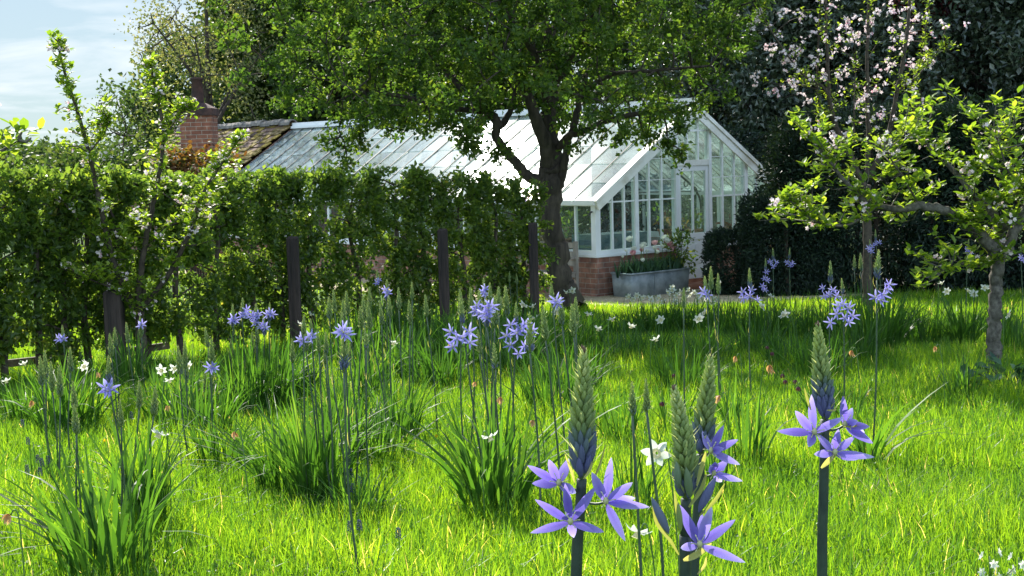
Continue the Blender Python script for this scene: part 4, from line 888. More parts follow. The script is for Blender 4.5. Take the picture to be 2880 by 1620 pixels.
forced = SS(zr([(430, 570), (480, 620), (560, 640), (600, 600), (740, 700), (700, 740), (850, 710), (830, 740), (1010, 660), (990, 690), (1130, 450), (1150, 510), (1120, 500), (950, 740), (930, 790), (1290, 560), (1310, 600), (1330, 640), (1460, 510), (1470, 570), (1440, 640), (1540, 500), (1560, 560), (310, 1070), (270, 1120), (400, 980), (540, 930), (520, 980), (690, 720), (770, 980), (820, 960), (910, 950), (1130, 1090), (1180, 1230), (1200, 1260), (1060, 1370), (1010, 1380), (1110, 1390), (1000, 1420), (960, 510), (990, 540), (980, 600), (600, 800), (560, 860), (740, 820), (860, 860), (760, 1060), (1000, 1130), (930, 1110), (1080, 900), (1180, 800), (1240, 620), (1380, 560), (1500, 650), (1560, 700), (1300, 1000), (1460, 900), (1560, 820), (1530, 1120), (1560, 1010), (560, 1110), (640, 1010), (700, 1010)]), AY-.15)
forced = [f_+V3(0, R.uniform(-.35, .35), 0) for f_ in forced]
appletree('grey-barked apple tree at the right with bright lime leaves and a few pale blossoms', b, lim, forced, 120, .074, .042, 6, .12, 56, twl=(.08, .34))
# tall blossom tree behind it
BY = 18.2; b = spot(2443, 860, BY); b[2] = float(gz(0, BY))-.02
lim = [(SS([(2443, 880), (2441, 760), (2438, 640), (2440, 520)], BY), [.075, .062, .055, .045]),
 (SS(zr([(785, 900), (790, 700), (785, 400), (790, 100), (795, -200)]), BY), [.040, .03, .024, .018, .010]),
 (SS(zr([(780, 960), (700, 780), (640, 660), (600, 540), (590, 400), (580, 150), (570, -150)]), [BY, BY, BY+.1, BY+.15, BY+.2, BY+.2, BY+.3]), [.04, .034, .03, .026, .020, .012]),
 (SS(zr([(790, 900), (860, 760), (900, 640), (935, 470), (980, 220), (1000, 0), (1010, -200)]), [BY, BY-.1, BY-.1, BY-.2, BY-.3, BY-.3, BY-.3]), [.038, .032, .026, .02, .012]),
 (SS(zr([(620, 600), (575, 450), (480, 390), (400, 300), (280, 120), (230, 0)]), [BY, BY, BY-.1, BY-.2, BY-.3, BY-.4]), [.02, .016, .010, .006]),
 (SS(zr([(560, 600), (535, 450), (540, 200), (550, 0)]), BY+.3), [.018, .014, .008]),
 (SS(zr([(925, 470), (1030, 390), (1110, 300), (1170, 210)]), BY-.2), [.014, .010, .006]),
 (SS(zr([(720, 700), (720, 500), (730, 300)]), BY-.2), [.012, .009, .006]),
 (SS(zr([(1020, 600), (1035, 380), (1080, 150), (1100, 0)]), BY+.1), [.014, .010, .006])]
forced = SS(zr([(230, 60), (290, 120), (340, 95), (350, 150), (430, 210), (380, 230), (330, 260), (370, 310), (430, 280), (460, 270), (400, 360), (340, 420), (460, 430), (560, 215), (620, 190), (570, 290), (610, 370), (640, 260), (640, 120), (690, 190), (790, 205), (770, 100), (830, 50), (810, 130), (760, 160), (700, 350), (745, 350), (760, 430), (820, 420), (880, 450), (900, 300), (930, 310), (960, 215), (910, 190), (1010, 180), (1000, 130), (1060, 110), (1100, 140), (1180, 140), (1140, 255), (1175, 270), (1080, 320), (990, 420), (1030, 490), (920, 620), (870, 570), (770, 510), (770, 550), (650, 490), (560, 500), (600, 640), (480, 620), (680, 680), (740, 650), (470, 80), (480, 40), (590, 0), (930, 30), (980, 20), (1015, 70), (820, 610), (640, 690), (320, 440), (300, 400)]), BY-.1)
forced = [f_+V3(0, R.uniform(-.5, .5), 0) for f_ in forced]
appletree('tall upright apple tree covered in pink-white blossom in front of the dark evergreens', b, lim, forced, 100, .05, .028, 5, .32, 210, mat='apple', bark='twig', twl=(.1, .32), bsize=.05, upb=.8, btips=True)
# left blossoming apple
LY = 13.1; b = spot(400, 1060, LY); b[2] = float(gz(0, LY))-.02
zo = lambda pts: [(.559*a, .559*b) for a, b in pts]
lim = [(SS([(400, 1062), (397, 1000), (394, 930), (392, 880)], LY), [.06, .05, .045, .042]),
 (SS(zo([(700, 1600), (700, 1440), (730, 1230), (770, 1030), (800, 880), (820, 700), (800, 520), (770, 400), (765, 320)]), [LY-.02*i for i in range(9)]), [.032, .026, .022, .02, .016, .012, .007]),
 (SS(zo([(695, 1600), (600, 1390), (540, 1200), (490, 960), (450, 780), (390, 560), (330, 380), (300, 260), (295, 195)]), [LY-.04*i for i in range(9)]), [.03, .026, .022, .018, .014, .010, .006]),
 (SS(zo([(710, 1560), (850, 1380), (950, 1180), (1010, 1000), (1090, 860), (1160, 760), (1210, 690)]), [LY, LY-.1, LY-.2, LY-.25, LY-.3, LY-.3, LY-.3]), [.024, .02, .016, .012, .007]),
 (SS([(385, 900), (345, 830), (290, 800), (230, 780)], [LY, LY-.1, LY-.2, LY-.3]), [.014, .01, .006]),
 (SS([(408, 700), (470, 640), (540, 610), (590, 560)], [LY, LY+.1, LY+.15, LY+.2]), [.012, .009, .005]),
 (SS([(330, 760), (300, 690), (240, 640), (170, 560)], [LY, LY-.1, LY-.1, LY-.2]), [.012, .009, .005]),
 (SS([(250, 430), (300, 360), (285, 290)], [LY-.2]*3), [.008, .006, .004]),
 (SS([(458, 400), (500, 330), (540, 300)], [LY-.2]*3), [.007, .006, .004])]
forced = SS(zo([(300, 190), (290, 240), (320, 330), (280, 320), (330, 400), (380, 470), (340, 430), (390, 590), (330, 560), (450, 620), (510, 560), (540, 510), (470, 620), (570, 790), (430, 900), (260, 960), (500, 880), (770, 300), (730, 330), (800, 440), (740, 460), (830, 540), (940, 520), (860, 600), (750, 780), (820, 960), (800, 820), (1200, 690), (1130, 740), (1210, 680), (1100, 790), (1180, 840), (1150, 1020), (1030, 1090), (1050, 990), (700, 1080), (580, 1030), (460, 1180), (630, 1200), (820, 1200), (1030, 1220), (550, 1330), (470, 1370), (350, 1330), (230, 1240), (190, 1230), (600, 1150), (710, 1130), (350, 1060), (930, 930), (1000, 1130), (340, 660), (350, 740), (450, 800), (510, 950)]), LY-.3)
forced = [f_+V3(0, R.uniform(-.25, .25), 0) for f_ in forced]
appletree('young apple tree with tall pink-blossomed shoots in front of the hedge at the left', b, lim, forced, 130, .062, .036, 7, .09, 100, mat='apple', bark='twig', twl=(.04, .16), bsize=.042)
# sprigs reaching in from the tree beyond the left edge
EY = 4.7; b = V3(-2.35, EY+.1, float(gz(0, EY)))
lim = [([b, b+V3(.02, 0, .5), b+V3(.05, 0, 1.0)], [.05, .045, .04]), ([b+V3(.05, 0, 1.0)]+SS([(-260, 470), (-100, 460), (0, 425), (50, 395)], EY), [.03, .014, .009, .005, .003]), ([b+V3(.05, 0, 1.0)]+SS([(-260, 380), (-80, 330)], EY), [.028, .012, .006]),
       ([b+V3(.05, 0, 1.0), b+V3(-.3, .1, 1.5), b+V3(-.5, .2, 2)], [.03, .015, .008])]
root = appletree('leafy apple sprig reaching in over the left edge against the sky', b, lim, SS([(60, 385), (88, 388), (62, 372), (-40, 325), (-30, 310), (30, 405), (-150, 300), (-150, 500)], EY), 3, .055, .028, 3, .6, 2, twl=(.03, .06), group=None)

# ------------------------------------------------------------------ camassias
def petal(mb, P, tip, side_n, W, seg=6, bend=.0, rnd=.5, mi=0):
    """one narrow petal from P to tip; side_n approximate face normal"""
    P = np.asarray(P, float); d = np.asarray(tip)-P; L = np.linalg.norm(d); d = d/L; n = nrm(side_n-d*np.dot(side_n, d)); s = np.cross(d, n); vs = []
    for i in range(seg+1):
        t = i/seg; w = W*.5*(.22+.78*sin(pi*min(.97, t)**.85))*(1 if i < seg else .12)*(1-.12*t); c = P+d*L*t+n*bend*L*(4*t*(1-t))
        vs += [c-s*w+n*w*.28, c-n*w*.05, c+s*w+n*w*.28]
    tt = np.repeat(np.linspace(0, 1, seg+1), 3); rnd = np.clip(rnd*.55+.05+.45*tt**2-np.tile([0, .35, 0], seg+1)*(1-tt), 0, 1)
    f = [[3*i+j, 3*i+j+1, 3*i+j+4, 3*i+j+3] for i in range(seg) for j in (0, 1)]
    mb.add(vs, [np.array(f)], rnd); return mb
def bud_spike_mesh(n, wr, blue, nr=4, ns=5, seed=0, bracts=True):
    """unit-length raceme of upright buds; wr = width/length"""
    g_ = np.random.default_rng(seed); i = np.arange(n); t = (i/n)**.92; th = i*2.39996+g_.normal(0, .12, n); l = .20*(1-.74*t)*g_.uniform(.85, 1.1, n); r = wr*.5*(1-t**2.2*.86)*(.86+.14*np.minimum(1, t*6))
    tilt = np.arcsin(np.clip((r*.80)/np.maximum(l, .02), 0, .5)); out = np.stack([np.cos(th), np.sin(th), 0*th], 1)
    P = out*(r*.30)[:, None]+np.stack([0*t, 0*t, t*.93], 1); D = out*np.sin(tilt)[:, None]+np.stack([0*t, 0*t, np.cos(tilt)], 1)
    wb_ = np.clip(wr*.29*(1-.6*t), .010, 1)*g_.uniform(.85, 1.1, n)
    c = np.clip(.42+.45*t+g_.normal(0, .08, n), .3, .97); c = np.where(t < blue*1.25, np.clip(.40*(t/max(blue, .01)/1.25)**1.3+g_.normal(0, .05, n), 0, .5), c); c = np.where(t > .97, 1., c)
    mb = MB(); ellipsoids(mb, P, D, l, wb_, nr, ns, rnd=c, p=.85); tube(mb, [V3(0, 0, 0), V3(0, 0, .5), V3(0, 0, .95)], [wr*.13, wr*.14, .006], 6, rnd=.5)
    if bracts:
        k = i[g_.random(n) < .38]; Pb = P[k]+out[k]*(wb_[k]*.35)[:, None]; Db = nrm(D[k]+out[k]*.22); leaves(mb, Pb, Db, out[k], l[k]*g_.uniform(.95, 1.35, len(k)), wb_[k]*.42, 'small', rnd=np.full(len(k), .93), curl=-.12)
    return mb
def flower_mesh(seed, L=.04):
    g_ = np.random.default_rng(seed); mb = MB(); a0 = g_.uniform(0, 6)
    for k in range(6):
        a = a0+k*pi/3+g_.normal(0, .12); el = g_.uniform(.15, .6) if k % 2 else g_.uniform(.0, .45); tip = V3(cos(a)*cos(el), sin(a)*cos(el), sin(el))*L*g_.uniform(.88, 1.1)
        petal(mb, tip*.04, tip, V3(-cos(a)*sin(el), -sin(a)*sin(el), cos(el)), .0095, 5, -.06, rnd=g_.random())
    return mb
def centre_mesh(seed, L=.04):
    g_ = np.random.default_rng(seed); mb = MB(); ellipsoids(mb, np.array([[0, 0, -.002]]), np.array([[0, 0, 1.]]), .012, .007, 4, 6)
    for k in range(6):
        a = k*pi/3+.5; p = V3(cos(a)*.5, sin(a)*.5, 1.)*L*.42; tube(mb, [V3(0, 0, 0), p], [.0007, .0006], 3); ellipsoids(mb, p[None], V3(-sin(a), cos(a), .3)[None], .004, .0018, 2, 4)
    return mb
def proto(mb, name, mat, smooth=True):
    o = mb.build(name, mat, smooth=smooth); COL.objects.unlink(o); return o.data
SP = [proto(bud_spike_mesh(60, .25, 0, 3, 5, s_), 'bud_spike', M['cambud']) for s_ in (1, 2, 3)]
SPB = [proto(bud_spike_mesh(56, .22, .28, 3, 5, s_), 'bud_spike', M['cambud']) for s_ in (4, 5)]
SPL = [proto(bud_spike_mesh(30, .27, .12, 3, 5, 8), 'bud_spike', M['cambud'])]
FL = [proto(flower_mesh(s_), 'flower', M['campale']) for s_ in range(20, 25)]
FC = [proto(centre_mesh(s_), 'flower_centre', M['anther']) for s_ in (1, 2)]
def link(name, me, parent, loc, rot=None, scale=1.):
    o = bpy.data.objects.new(name, me); COL.objects.link(o); o.parent = parent; o.location = tuple(map(float, loc))
    if rot is not None: o.rotation_mode = 'QUATERNION'; o.rotation_quaternion = rot
    o.scale = (scale,)*3 if np.ndim(scale) == 0 else tuple(scale); return o
def quat(d, roll=0.):
    return mathutils.Vector(tuple(map(float, d))).to_track_quat('Z', 'Y') @ mathutils.Quaternion((0, 0, 1), roll)
def camassia(tu, tv, label, group=None, spike=None, base=None, h=None, fl=(), Y=None, sl=None, look='bud', nfl=0):
    if spike is None and base is None and Y is None and not h and 800 < tu < 1080 and tv < 790: h = R.uniform(.80, .9)
    """tip (tu,tv) in the 2576-wide picture; fl = flower positions in that picture"""
    u, v = tu*K, tv*K; d = ray(u, v); drop = -d[2]/d[1]
    if Y is None:
        if base is not None: Y = ground_at(base[0]*K, base[1]*K)[1]
        else: h = h or float(np.interp(tu, [250, 520, 600, 760], [.66, .70, .88, .95])); Y = (1.36-h)/max(.008, drop-.0375)
    Y = float(np.clip(Y, 2, 17.0)); tip = spot(u, v, Y); gx, gy = (ground_at(base[0]*K, base[1]*K)[:2] if base is not None else (tip[0]+R.normal(.02, .03), tip[1]+R.normal(0, .03)))
    b = V3(gx, gy if base is None else Y, 0); b[2] = float(gz(b[0], b[1])); root = tag(empty('camassia', b), label, 'flower', group)
    H = tip[2]-b[2]; sl = sl or .155*R.uniform(.85, 1.15)
    if spike: sl = spike*K*Y/F_
    dirv = nrm(tip-b); lean = V3(R.normal(0, .03), R.normal(0, .02), 0); sb = tip-nrm(V3(dirv[0]*.6, dirv[1]*.6, 1)+lean)*sl-b
    mb = MB(); q = smoothline([V3(0, 0, -.02), sb*.45+V3(R.normal(0, .012), R.normal(0, .012), 0), sb], 5); tube(mb, q, np.linspace(.0052, .0036, len(q)), 6); mb.build('stem', M['camstem'], root, True)
    me = SPL[0] if look == 'loose' else (SPB[R.integers(2)] if look == 'open' else SP[R.integers(3)])
    ax = nrm(tip-b-sb); wsc = R.uniform(.85, 1.05); link('bud_spike', me, root, sb, quat(ax, R.uniform(0, 6)), (sl*wsc, sl*wsc, sl))
    for k in range(R.integers(1, 4)):
        t = R.uniform(.45, .97); p = sb*t; a = R.uniform(0, 6.3); mb = MB(); o_ = V3(cos(a)*.3, sin(a)*.3, 1); petal(mb, V3(0, 0, 0), V3(o_[0]*.05, o_[1]*.05, .055*R.uniform(.7, 1.3)), V3(-cos(a), -sin(a), .2), .0042, 4, -.18); mb.build('bract', M['bract'], root).location = tuple(p)
    fs = [(spot(a*K, c*K, Y-.03)-b) for a, c in fl]
    for k in range(nfl): fs.append(sb-ax*R.uniform(-.015, .07)+V3(R.normal(0, .022), R.normal(-.01, .02), 0))
    for p in fs:
        att = sb+ax*np.clip(np.dot(p-sb, ax)-.01, -.14, .1)
        o_ = nrm(p-att+V3(R.normal(0, .012), -.02, .008)); i = R.integers(len(FL)); f_ = link('flower', FL[i], root, p, quat(o_+V3(0, -.3, .25), R.uniform(0, 6)), R.uniform(.9, 1.15)); link('flower_centre', FC[i % 2], f_, (0, 0, 0))
        mb = MB(); tube(mb, [V3(0, 0, 0), p-att], [.0016, .0013], 4); mb.build('flower_stalk', M['camstem'], root).location = tuple(att)
    return root
A1 = 'camassia spike in green bud among those by the second hedge post'
bedL = 'green camassia buds in front of the hedge'
# (tip u, tip v, flowers ...)
camassia(1157, 745, 'camassia with lilac stars just opened, left of the pair in mid lawn', base=(1240, 1290), spike=72, fl=((1135, 835), (1180, 835), (1150, 852), (1182, 862), (1140, 872), (1165, 850)), look='open')
camassia(1201, 826, 'camassia in closed green bud between the two lilac ones in mid lawn', base=(1245, 1285), spike=66)
camassia(1242, 858, 'camassia with loose narrow buds on a dark stem in mid lawn', base=(1252, 1270), spike=72, look='loose')
camassia(1298, 756, 'camassia with the fullest head of lilac flowers in mid lawn', base=(1290, 1260), spike=62, fl=((1285, 818), (1320, 815), (1300, 838), (1275, 845), (1328, 840), (1310, 828), (1285, 868), (1320, 872), (1305, 890), (1340, 832)), look='open')
camassia(1772, 690, 'left spike of the trio of green camassias in front of the white door', h=.93, spike=62, fl=((1770, 735), (1780, 742)), group=None)
camassia(1788, 666, 'tallest of the trio of green camassias in front of the white door', h=.95, spike=64)
camassia(1806, 684, 'right spike of the trio of green camassias in front of the white door', h=.92, spike=58)
camassia(1720, 720, 'yellow-green camassia bud standing alone before the metal trough', h=.92, spike=56)
camassia(1885, 671, 'camassia with pale lilac stars before the rounded yew bush', h=.93, spike=58, fl=((1868, 735), (1885, 745), (1905, 755), (1890, 730), (1870, 750)), look='open')
camassia(1944, 622, 'tall blue camassia in deep shade against the yew, middle of three', h=1.0, Y=15.5, spike=34, fl=((1938, 658), (1952, 660), (1945, 670)), look='open')
camassia(1926, 648, 'blue camassia with a long column of open flowers against the yew', h=.98, Y=15, spike=34, fl=((1928, 685), (1922, 700), (1930, 705), (1918, 720), (1925, 728)), look='open')
camassia(1987, 622, 'right-hand blue camassia of the three against the yew', h=.98, Y=15.5, spike=30, fl=((1980, 660), (1993, 662), (1988, 668)), look='open')
camassia(2089, 652, 'camassia with a spray of lilac stars, left of the pair beyond the yew bush', h=.95, spike=62, fl=((2070, 725), (2095, 730), (2085, 742), (2105, 745), (2075, 745)), look='open')
camassia(2117, 697, 'camassia heavy with lilac flowers low on the stem, right one of the pair', h=.92, spike=45, fl=((2120, 765), (2135, 775), (2105, 790), (2125, 800), (2145, 795), (2110, 770), (2135, 810), (2090, 812)), look='open')
camassia(2149, 638, 'loose green camassia in bud left of the shaded blossom trunk', h=1.0, Y=14, spike=45, look='loose')
camassia(2164, 633, 'slim green camassia in bud beside the shaded blossom trunk', h=1.0, Y=14, spike=50)
camassia(2202, 575, 'highest blue camassia against the yew beside the blossom trunk', Y=15.5, spike=32, fl=((2204, 613), (2195, 620), (2212, 610)), look='open')
camassia(2188, 600, 'small blue camassia half hidden by the blossom trunk', Y=15.8, spike=30, fl=((2185, 625), (2192, 632)), look='open')
camassia(2211, 623, 'tall camassia with a long green spike over two lilac flowers, right of centre', base=(2192, 1185), spike=82, fl=((2237, 716), (2203, 748), (2215, 755), (2230, 728), (2222, 742)), look='open')
camassia(2437, 600, 'blue camassia in shade between the two apple trees', Y=14.5, spike=32, fl=((2432, 630), (2442, 634), (2436, 640)), look='open')
camassia(2568, 615, 'blue camassia at the right edge behind the apple trunk', Y=14, spike=30, fl=((2568, 648), (2574, 655)), look='open')
for (a, c, kw, lab, grp) in (
 (1386, 707, {}, 'tall green camassia bud just right of the hawthorn trunk base', None), (1408, 737, dict(fl=((1398, 757), (1404, 764))), 'short camassia with one lilac flower at the hawthorn trunk base', None),
 (1364, 764, {}, 'plump green camassia bud left of the hawthorn trunk base', None), (1438, 759, {}, 'shorter green camassia bud on the edge of the gravel', None), (1448, 742, {}, 'slim green camassia bud on the edge of the gravel', None), (1332, 778, dict(look='loose'), 'yellowish camassia bud beside the fullest lilac head', None),
 (1282, 681, dict(Y=16.2, h=1), 'distant camassia bud against the dark hedge end', 'far buds before the hedge end'), (1299, 686, dict(Y=16.2), 'distant camassia bud against the dark hedge end', 'far buds before the hedge end')):
    camassia(a, c, lab, grp, spike=kw.get('sp', None), **{k_: v_ for k_, v_ in kw.items()})
for i, (a, c, f_) in enumerate(((1157, 723, ()), (1183, 719, ()), (1206, 724, ((1200, 770), (1210, 780), (1205, 790), (1195, 782))), (1232, 707, ()), (1254, 716, ()), (1271, 714, ()), (1245, 737, ()), (1216, 695, ((1220, 726), (1215, 735), (1222, 740))), (1222, 745, ((1225, 775), (1230, 785), (1218, 790), (1225, 800), (1235, 770))))):
    camassia(a, c, 'camassia with massed pale lilac flowers near the reddish hedge post' if f_ else 'green camassia bud in the group right of the reddish hedge post', 'pale lilac camassias near the reddish post' if f_ else 'green buds right of the reddish post', fl=f_, look='open' if f_ else 'bud')
for a, c, f_ in ((838, 724, ()), (870, 728, ()), (862, 750, ()), (912, 740, ()), (929, 719, ()), (948, 676, ((953, 705), (948, 712))), (973, 699, ((970, 730), (975, 738))), (977, 740, ()), (1002, 719, ()), (1036, 707, ()), (1069, 737, ()), (1028, 750, ()), (827, 742, ()), (924, 753, ()), (905, 765, ()), (955, 760, ()), (867, 822, ((864, 838), (872, 842)))):
    camassia(a, c, 'camassia with a few violet flowers in the shaded crowd before the hedge' if f_ else 'green camassia bud in the shaded crowd between the two middle hedge posts', 'violet camassias in the shaded crowd' if f_ else 'green buds between the middle posts', fl=f_, look='open' if f_ else 'bud')
for a, c, f_ in ((585, 761, ((587, 802), (582, 808), (592, 806))), (610, 745, ((621, 780), (615, 790), (608, 795), (622, 792))), (644, 759, ((645, 794), (638, 800), (650, 790), (642, 812), (634, 795))), (662, 788, ((663, 815), (655, 822), (668, 824))), (678, 758, ((679, 786), (673, 792), (685, 790)))):
    camassia(a, c, 'pale lilac camassia in full flower in the backlit clump left of the second post', 'lilac camassias left of the second post', fl=f_, look='open', base=(a+R.uniform(-4, 8), 1035))
for a, c in ((647, 818), (634, 832), (580, 849)): camassia(a, c, 'camassia bud below the lilac clump left of the second post', 'buds below the lilac clump', base=(a+R.uniform(0, 8), 1035))
for a, c, f_, sp_ in ((765, 788, (), 55), (781, 799, ((784, 843), (778, 850)), 42), (769, 826, ((757, 856), (762, 860)), 62), (797, 828, (), 60), (735, 848, (), 66), (819, 832, (), 60), (816, 868, (), 50), (860, 783, ((867, 826), (862, 832)), 45), (866, 848, (), 52), (880, 859, (), 50), (917, 821, (), 60), (835, 927, (), 40)):
    camassia(a, c, 'camassia with one pale opened flower in the tall group right of the second post' if f_ else 'tall green camassia bud in the group right of the second post', 'opened camassias right of the second post' if f_ else 'tall buds right of the second post', fl=f_, spike=sp_, look='loose' if a in (917, 835) else 'bud', base=(a+R.uniform(5, 45), 1235+R.uniform(0, 50)))
for a, c, f_, lab, grp in ((156, 815, ((153, 850), (147, 853), (160, 853)), 'camassia with pale blue flowers against the far left of the hedge', None), (288, 820, (), 'camassia bud in front of the thick left post', 'buds before the thick left post'), (275, 835, (), 'camassia bud in front of the thick left post', 'buds before the thick left post'), (317, 807, (), 'camassia bud between the thick post and the young apple trunk', None), (352, 792, ((353, 820), (358, 816)), 'camassia with pale flowers beside the young apple trunk', None),
 (447, 864, (), 'camassia bud in the row right of the young apple trunk', 'buds right of the young apple'), (465, 854, (), 'camassia bud in the row right of the young apple trunk', 'buds right of the young apple'), (465, 889, (), 'camassia bud in the row right of the young apple trunk', 'buds right of the young apple'), (515, 820, (), 'camassia bud in the row right of the young apple trunk', 'buds right of the young apple'), (531, 847, ((534, 922), (529, 926), (539, 926)), 'camassia with one pale blue star low on the spike, right of the young apple', None), (516, 926, (), 'camassia bud in the row right of the young apple trunk', 'buds right of the young apple'),
 (100, 891, (), 'camassia bud in the far left clump', 'buds in the far left clump'), (112, 876, (), 'camassia bud in the far left clump', 'buds in the far left clump'), (127, 904, (), 'camassia bud in the far left clump', 'buds in the far left clump'), (148, 913, (), 'camassia bud in the far left clump', 'buds in the far left clump'), (176, 869, (), 'camassia bud in the far left clump', 'buds in the far left clump')):
    camassia(a, c, lab, grp, fl=f_, base=(a+R.uniform(2, 12), 1110+R.uniform(-25, 25)) if a in (531, 516, 465) else None)
camassia(272, 889, 'large left foreground camassia with one pale blue flower under its spike', base=(310, 1390), spike=78, fl=((265, 978), (280, 976), (272, 984)), look='open')
camassia(183, 955, 'camassia with ragged yellow bracts behind the foremost left one', base=(208, 1350), spike=78)
camassia(185, 1012, 'foremost camassia of the left foreground clump with curling yellow bracts', base=(200, 1420), spike=84)
camassia(301, 1000, 'camassia in tight bud between the two rearmost of the left foreground clump', base=(300, 1390), spike=76)
camassia(350, 953, 'grey-green camassia bud above the white drooping daffodil', base=(330, 1330), spike=78)
camassia(391, 968, 'right-hand camassia bud above the white drooping daffodil', base=(350, 1330), spike=80)
camassia(1590, 955, 'left one of the two small green camassia buds between the big foreground spikes', Y=4.2, spike=92)
camassia(1625, 948, 'right one of the two small green camassia buds between the big foreground spikes', Y=4.2, spike=92)

# the four big foreground camassias, modelled flower by flower
def big_camassia(label, tip, sb, low, foot, Y, blue, n, seed, flowers, buds=(), bracts=(), wr=.2, bend=None):
    """tip, spike base, lowest seen stem point in source pixels"""
    T, B, Lw = spot(*tip, Y), spot(*sb, Y), spot(*low, Y); n = int(n*1.3); wr *= 1.12; d = nrm(Lw-B); b = Lw+d*((Lw[2]-float(gz(Lw[0], Y)))/max(.3, -d[2])); b[2] = float(gz(b[0], b[1])); pxm = Y/F_
    root = tag(empty('camassia', b), label, 'flower'); sl = np.linalg.norm(T-B)
    mb = MB(); q = smoothline([V3(0, 0, -.03), (Lw-b)*.5+V3(.01, 0, 0), Lw-b, (Lw+B)/2-b, B-b], 5); tube(mb, q, np.linspace(.0088, .0068, len(q)), 12); mb.build('stem', M['darkstem'], root, True)
    sm = bud_spike_mesh(n, wr, blue, 7, 8, seed)
    for v_ in sm.v:
        v_ *= sl
        if bend is not None: v_[:, 0] += bend*np.sin(np.clip(v_[:, 2]/sl, 0, 1)*pi)
    o = sm.build('bud_spike', M['cambud'], root, smooth=True); o.location = tuple(B-b); o.rotation_mode = 'QUATERNION'; o.rotation_quaternion = quat(T-B, .4)
    for c_, tips, dy in flowers:
        c3 = spot(*c_, Y+dy); fr = empty('flower', c3-b); fr.parent = root; mb = MB()
        lens = [np.hypot(a-c_[0], e-c_[1]) for a, e in tips]; LM = max(lens)*1.03
        for k, (a, e) in enumerate(tips):
            z_ = math.sqrt(max(0, LM**2-lens[k]**2))*pxm*(-.8 if k % 2 == 0 else .45); t3 = spot(a, e, Y+dy)-c3; t3[1] += z_; nn = V3(-t3[0]*.6, -1, .25-t3[2]*.6)
            petal(mb, t3*.03, t3, nn, .0128*R.uniform(.9, 1.15), 9, -.05+R.uniform(-.03, .03), rnd=R.random())
        fm = mb.build('petal', M['camtepal'], fr, True); mb = MB(); ellipsoids(mb, np.array([[0, -.002, -.004]]), np.array([[0, -.3, 1.]]), .013, .008, 5, 8)
        for k in range(6):
            a = k*pi/3; p = V3(cos(a)*.009, -.012, sin(a)*.009+.006); tube(mb, [V3(0, 0, 0), p*.5, p], [.0006]*3, 4); ellipsoids(mb, p[None], V3(cos(a), 0, sin(a))[None], .0045, .002, 3, 5)
        mb.build('stamen', M['anther'], fr, True)
        zf = np.dot(c3-B, nrm(T-B)); att = (B+nrm(T-B)*max(zf-.012, 0) if zf > 0 else B+nrm(Lw-B)*(-zf*.9+.008))-b; mb = MB(); tube(mb, smoothline([V3(0, 0, 0), (c3-b-att)*.6-UZ*.003, c3-b-att], 3), .0018, 6); mb.build('flower_stalk', M['camstem'], root, True).location = tuple(att)
    for (p0, p1, w_, rn) in buds:
        mb = MB(); P0, P1 = spot(*p0, Y-.02), spot(*p1, Y-.03); ellipsoids(mb, (P0-b)[None], (P1-P0)[None], np.linalg.norm(P1-P0), w_, 9, 9, rnd=np.array([rn]), p=.9); mb.build('bud', M['cambud'], root, True)
    for (pts, w_) in bracts:
        P_ = smoothline([spot(*p, Y-.025)-b for p in pts], 4); k = len(P_); t = np.linspace(0, 1, k); wd = w_*.5*np.sin(pi*np.clip(t*.93+.05, 0, 1))**.6; dd = nrm(np.gradient(P_, axis=0)); sx = nrm(np.cross(dd, [0, 1, .0]))
        v_ = np.stack([P_-sx*wd[:, None], P_+V3(0, .0012, 0), P_+sx*wd[:, None]], 1).reshape(-1, 3); f = [[3*i+j, 3*i+j+1, 3*i+j+4, 3*i+j+3] for i in range(k-1) for j in (0, 1)]; mb = MB(); mb.add(v_, [np.array(f)], R.random()); mb.build('bract', M['bract'], root, True)
    return root
zf = lambda a, b_: (1440+.4969*a, 900+.4969*b_)
Z = lambda *p: [zf(*q) for q in p]
big_camassia('big violet camassia with three open stars at its base, left of the foreground group', zf(405, 115), zf(395, 900), zf(365, 1400), None, 1.95, .26, 84, 31,
 [(zf(330, 1145), Z((130, 1005), (105, 1215), (298, 910), (475, 950), (512, 1165), (355, 1258)), -.03), (zf(530, 1030), Z((445, 835), (565, 785), (672, 890), (780, 1065), (632, 1222), (705, 1028)), -.025), (zf(265, 925), Z((88, 815), (115, 940), (205, 768), (325, 800), (355, 945)), .01)],
 bracts=[(Z((405, 900), (440, 850), (455, 800)), .004), (Z((355, 920), (335, 850), (300, 760)), .004), (Z((440, 930), (490, 840), (530, 700)), .003)], wr=.175)
big_camassia('leaning foreground camassia with dark indigo side buds and one large open star', zf(905, 340), zf(985, 1010), zf(980, 1420), None, 1.9, .12, 84, 32,
 [(zf(1060, 1275), Z((932, 1240), (950, 1055), (1118, 1035), (1272, 1142), (1312, 1358), (1090, 1120)), -.03)],
 buds=[(zf(890, 1215), zf(788, 1000), .0115, .10), (zf(1055, 1090), zf(1155, 885), .012, .02), (zf(955, 1200), zf(940, 1030), .008, .55), (zf(1010, 1010), zf(985, 830), .011, .4), (zf(945, 960), zf(930, 800), .010, .35)],
 bracts=[(Z((945, 1330), (890, 1240), (820, 1150), (795, 1040)), .005), (Z((960, 1170), (935, 1080), (920, 965)), .005), (Z((1000, 1060), (1070, 960), (1100, 870)), .006), (Z((1045, 940), (1075, 830), (1098, 745)), .006), (Z((1060, 1110), (1150, 1020), (1205, 925)), .005), (Z((970, 1360), (1040, 1330), (1130, 1265)), .009), (Z((1050, 1440), (1090, 1390), (1100, 1340)), .004)], wr=.20, bend=.012)
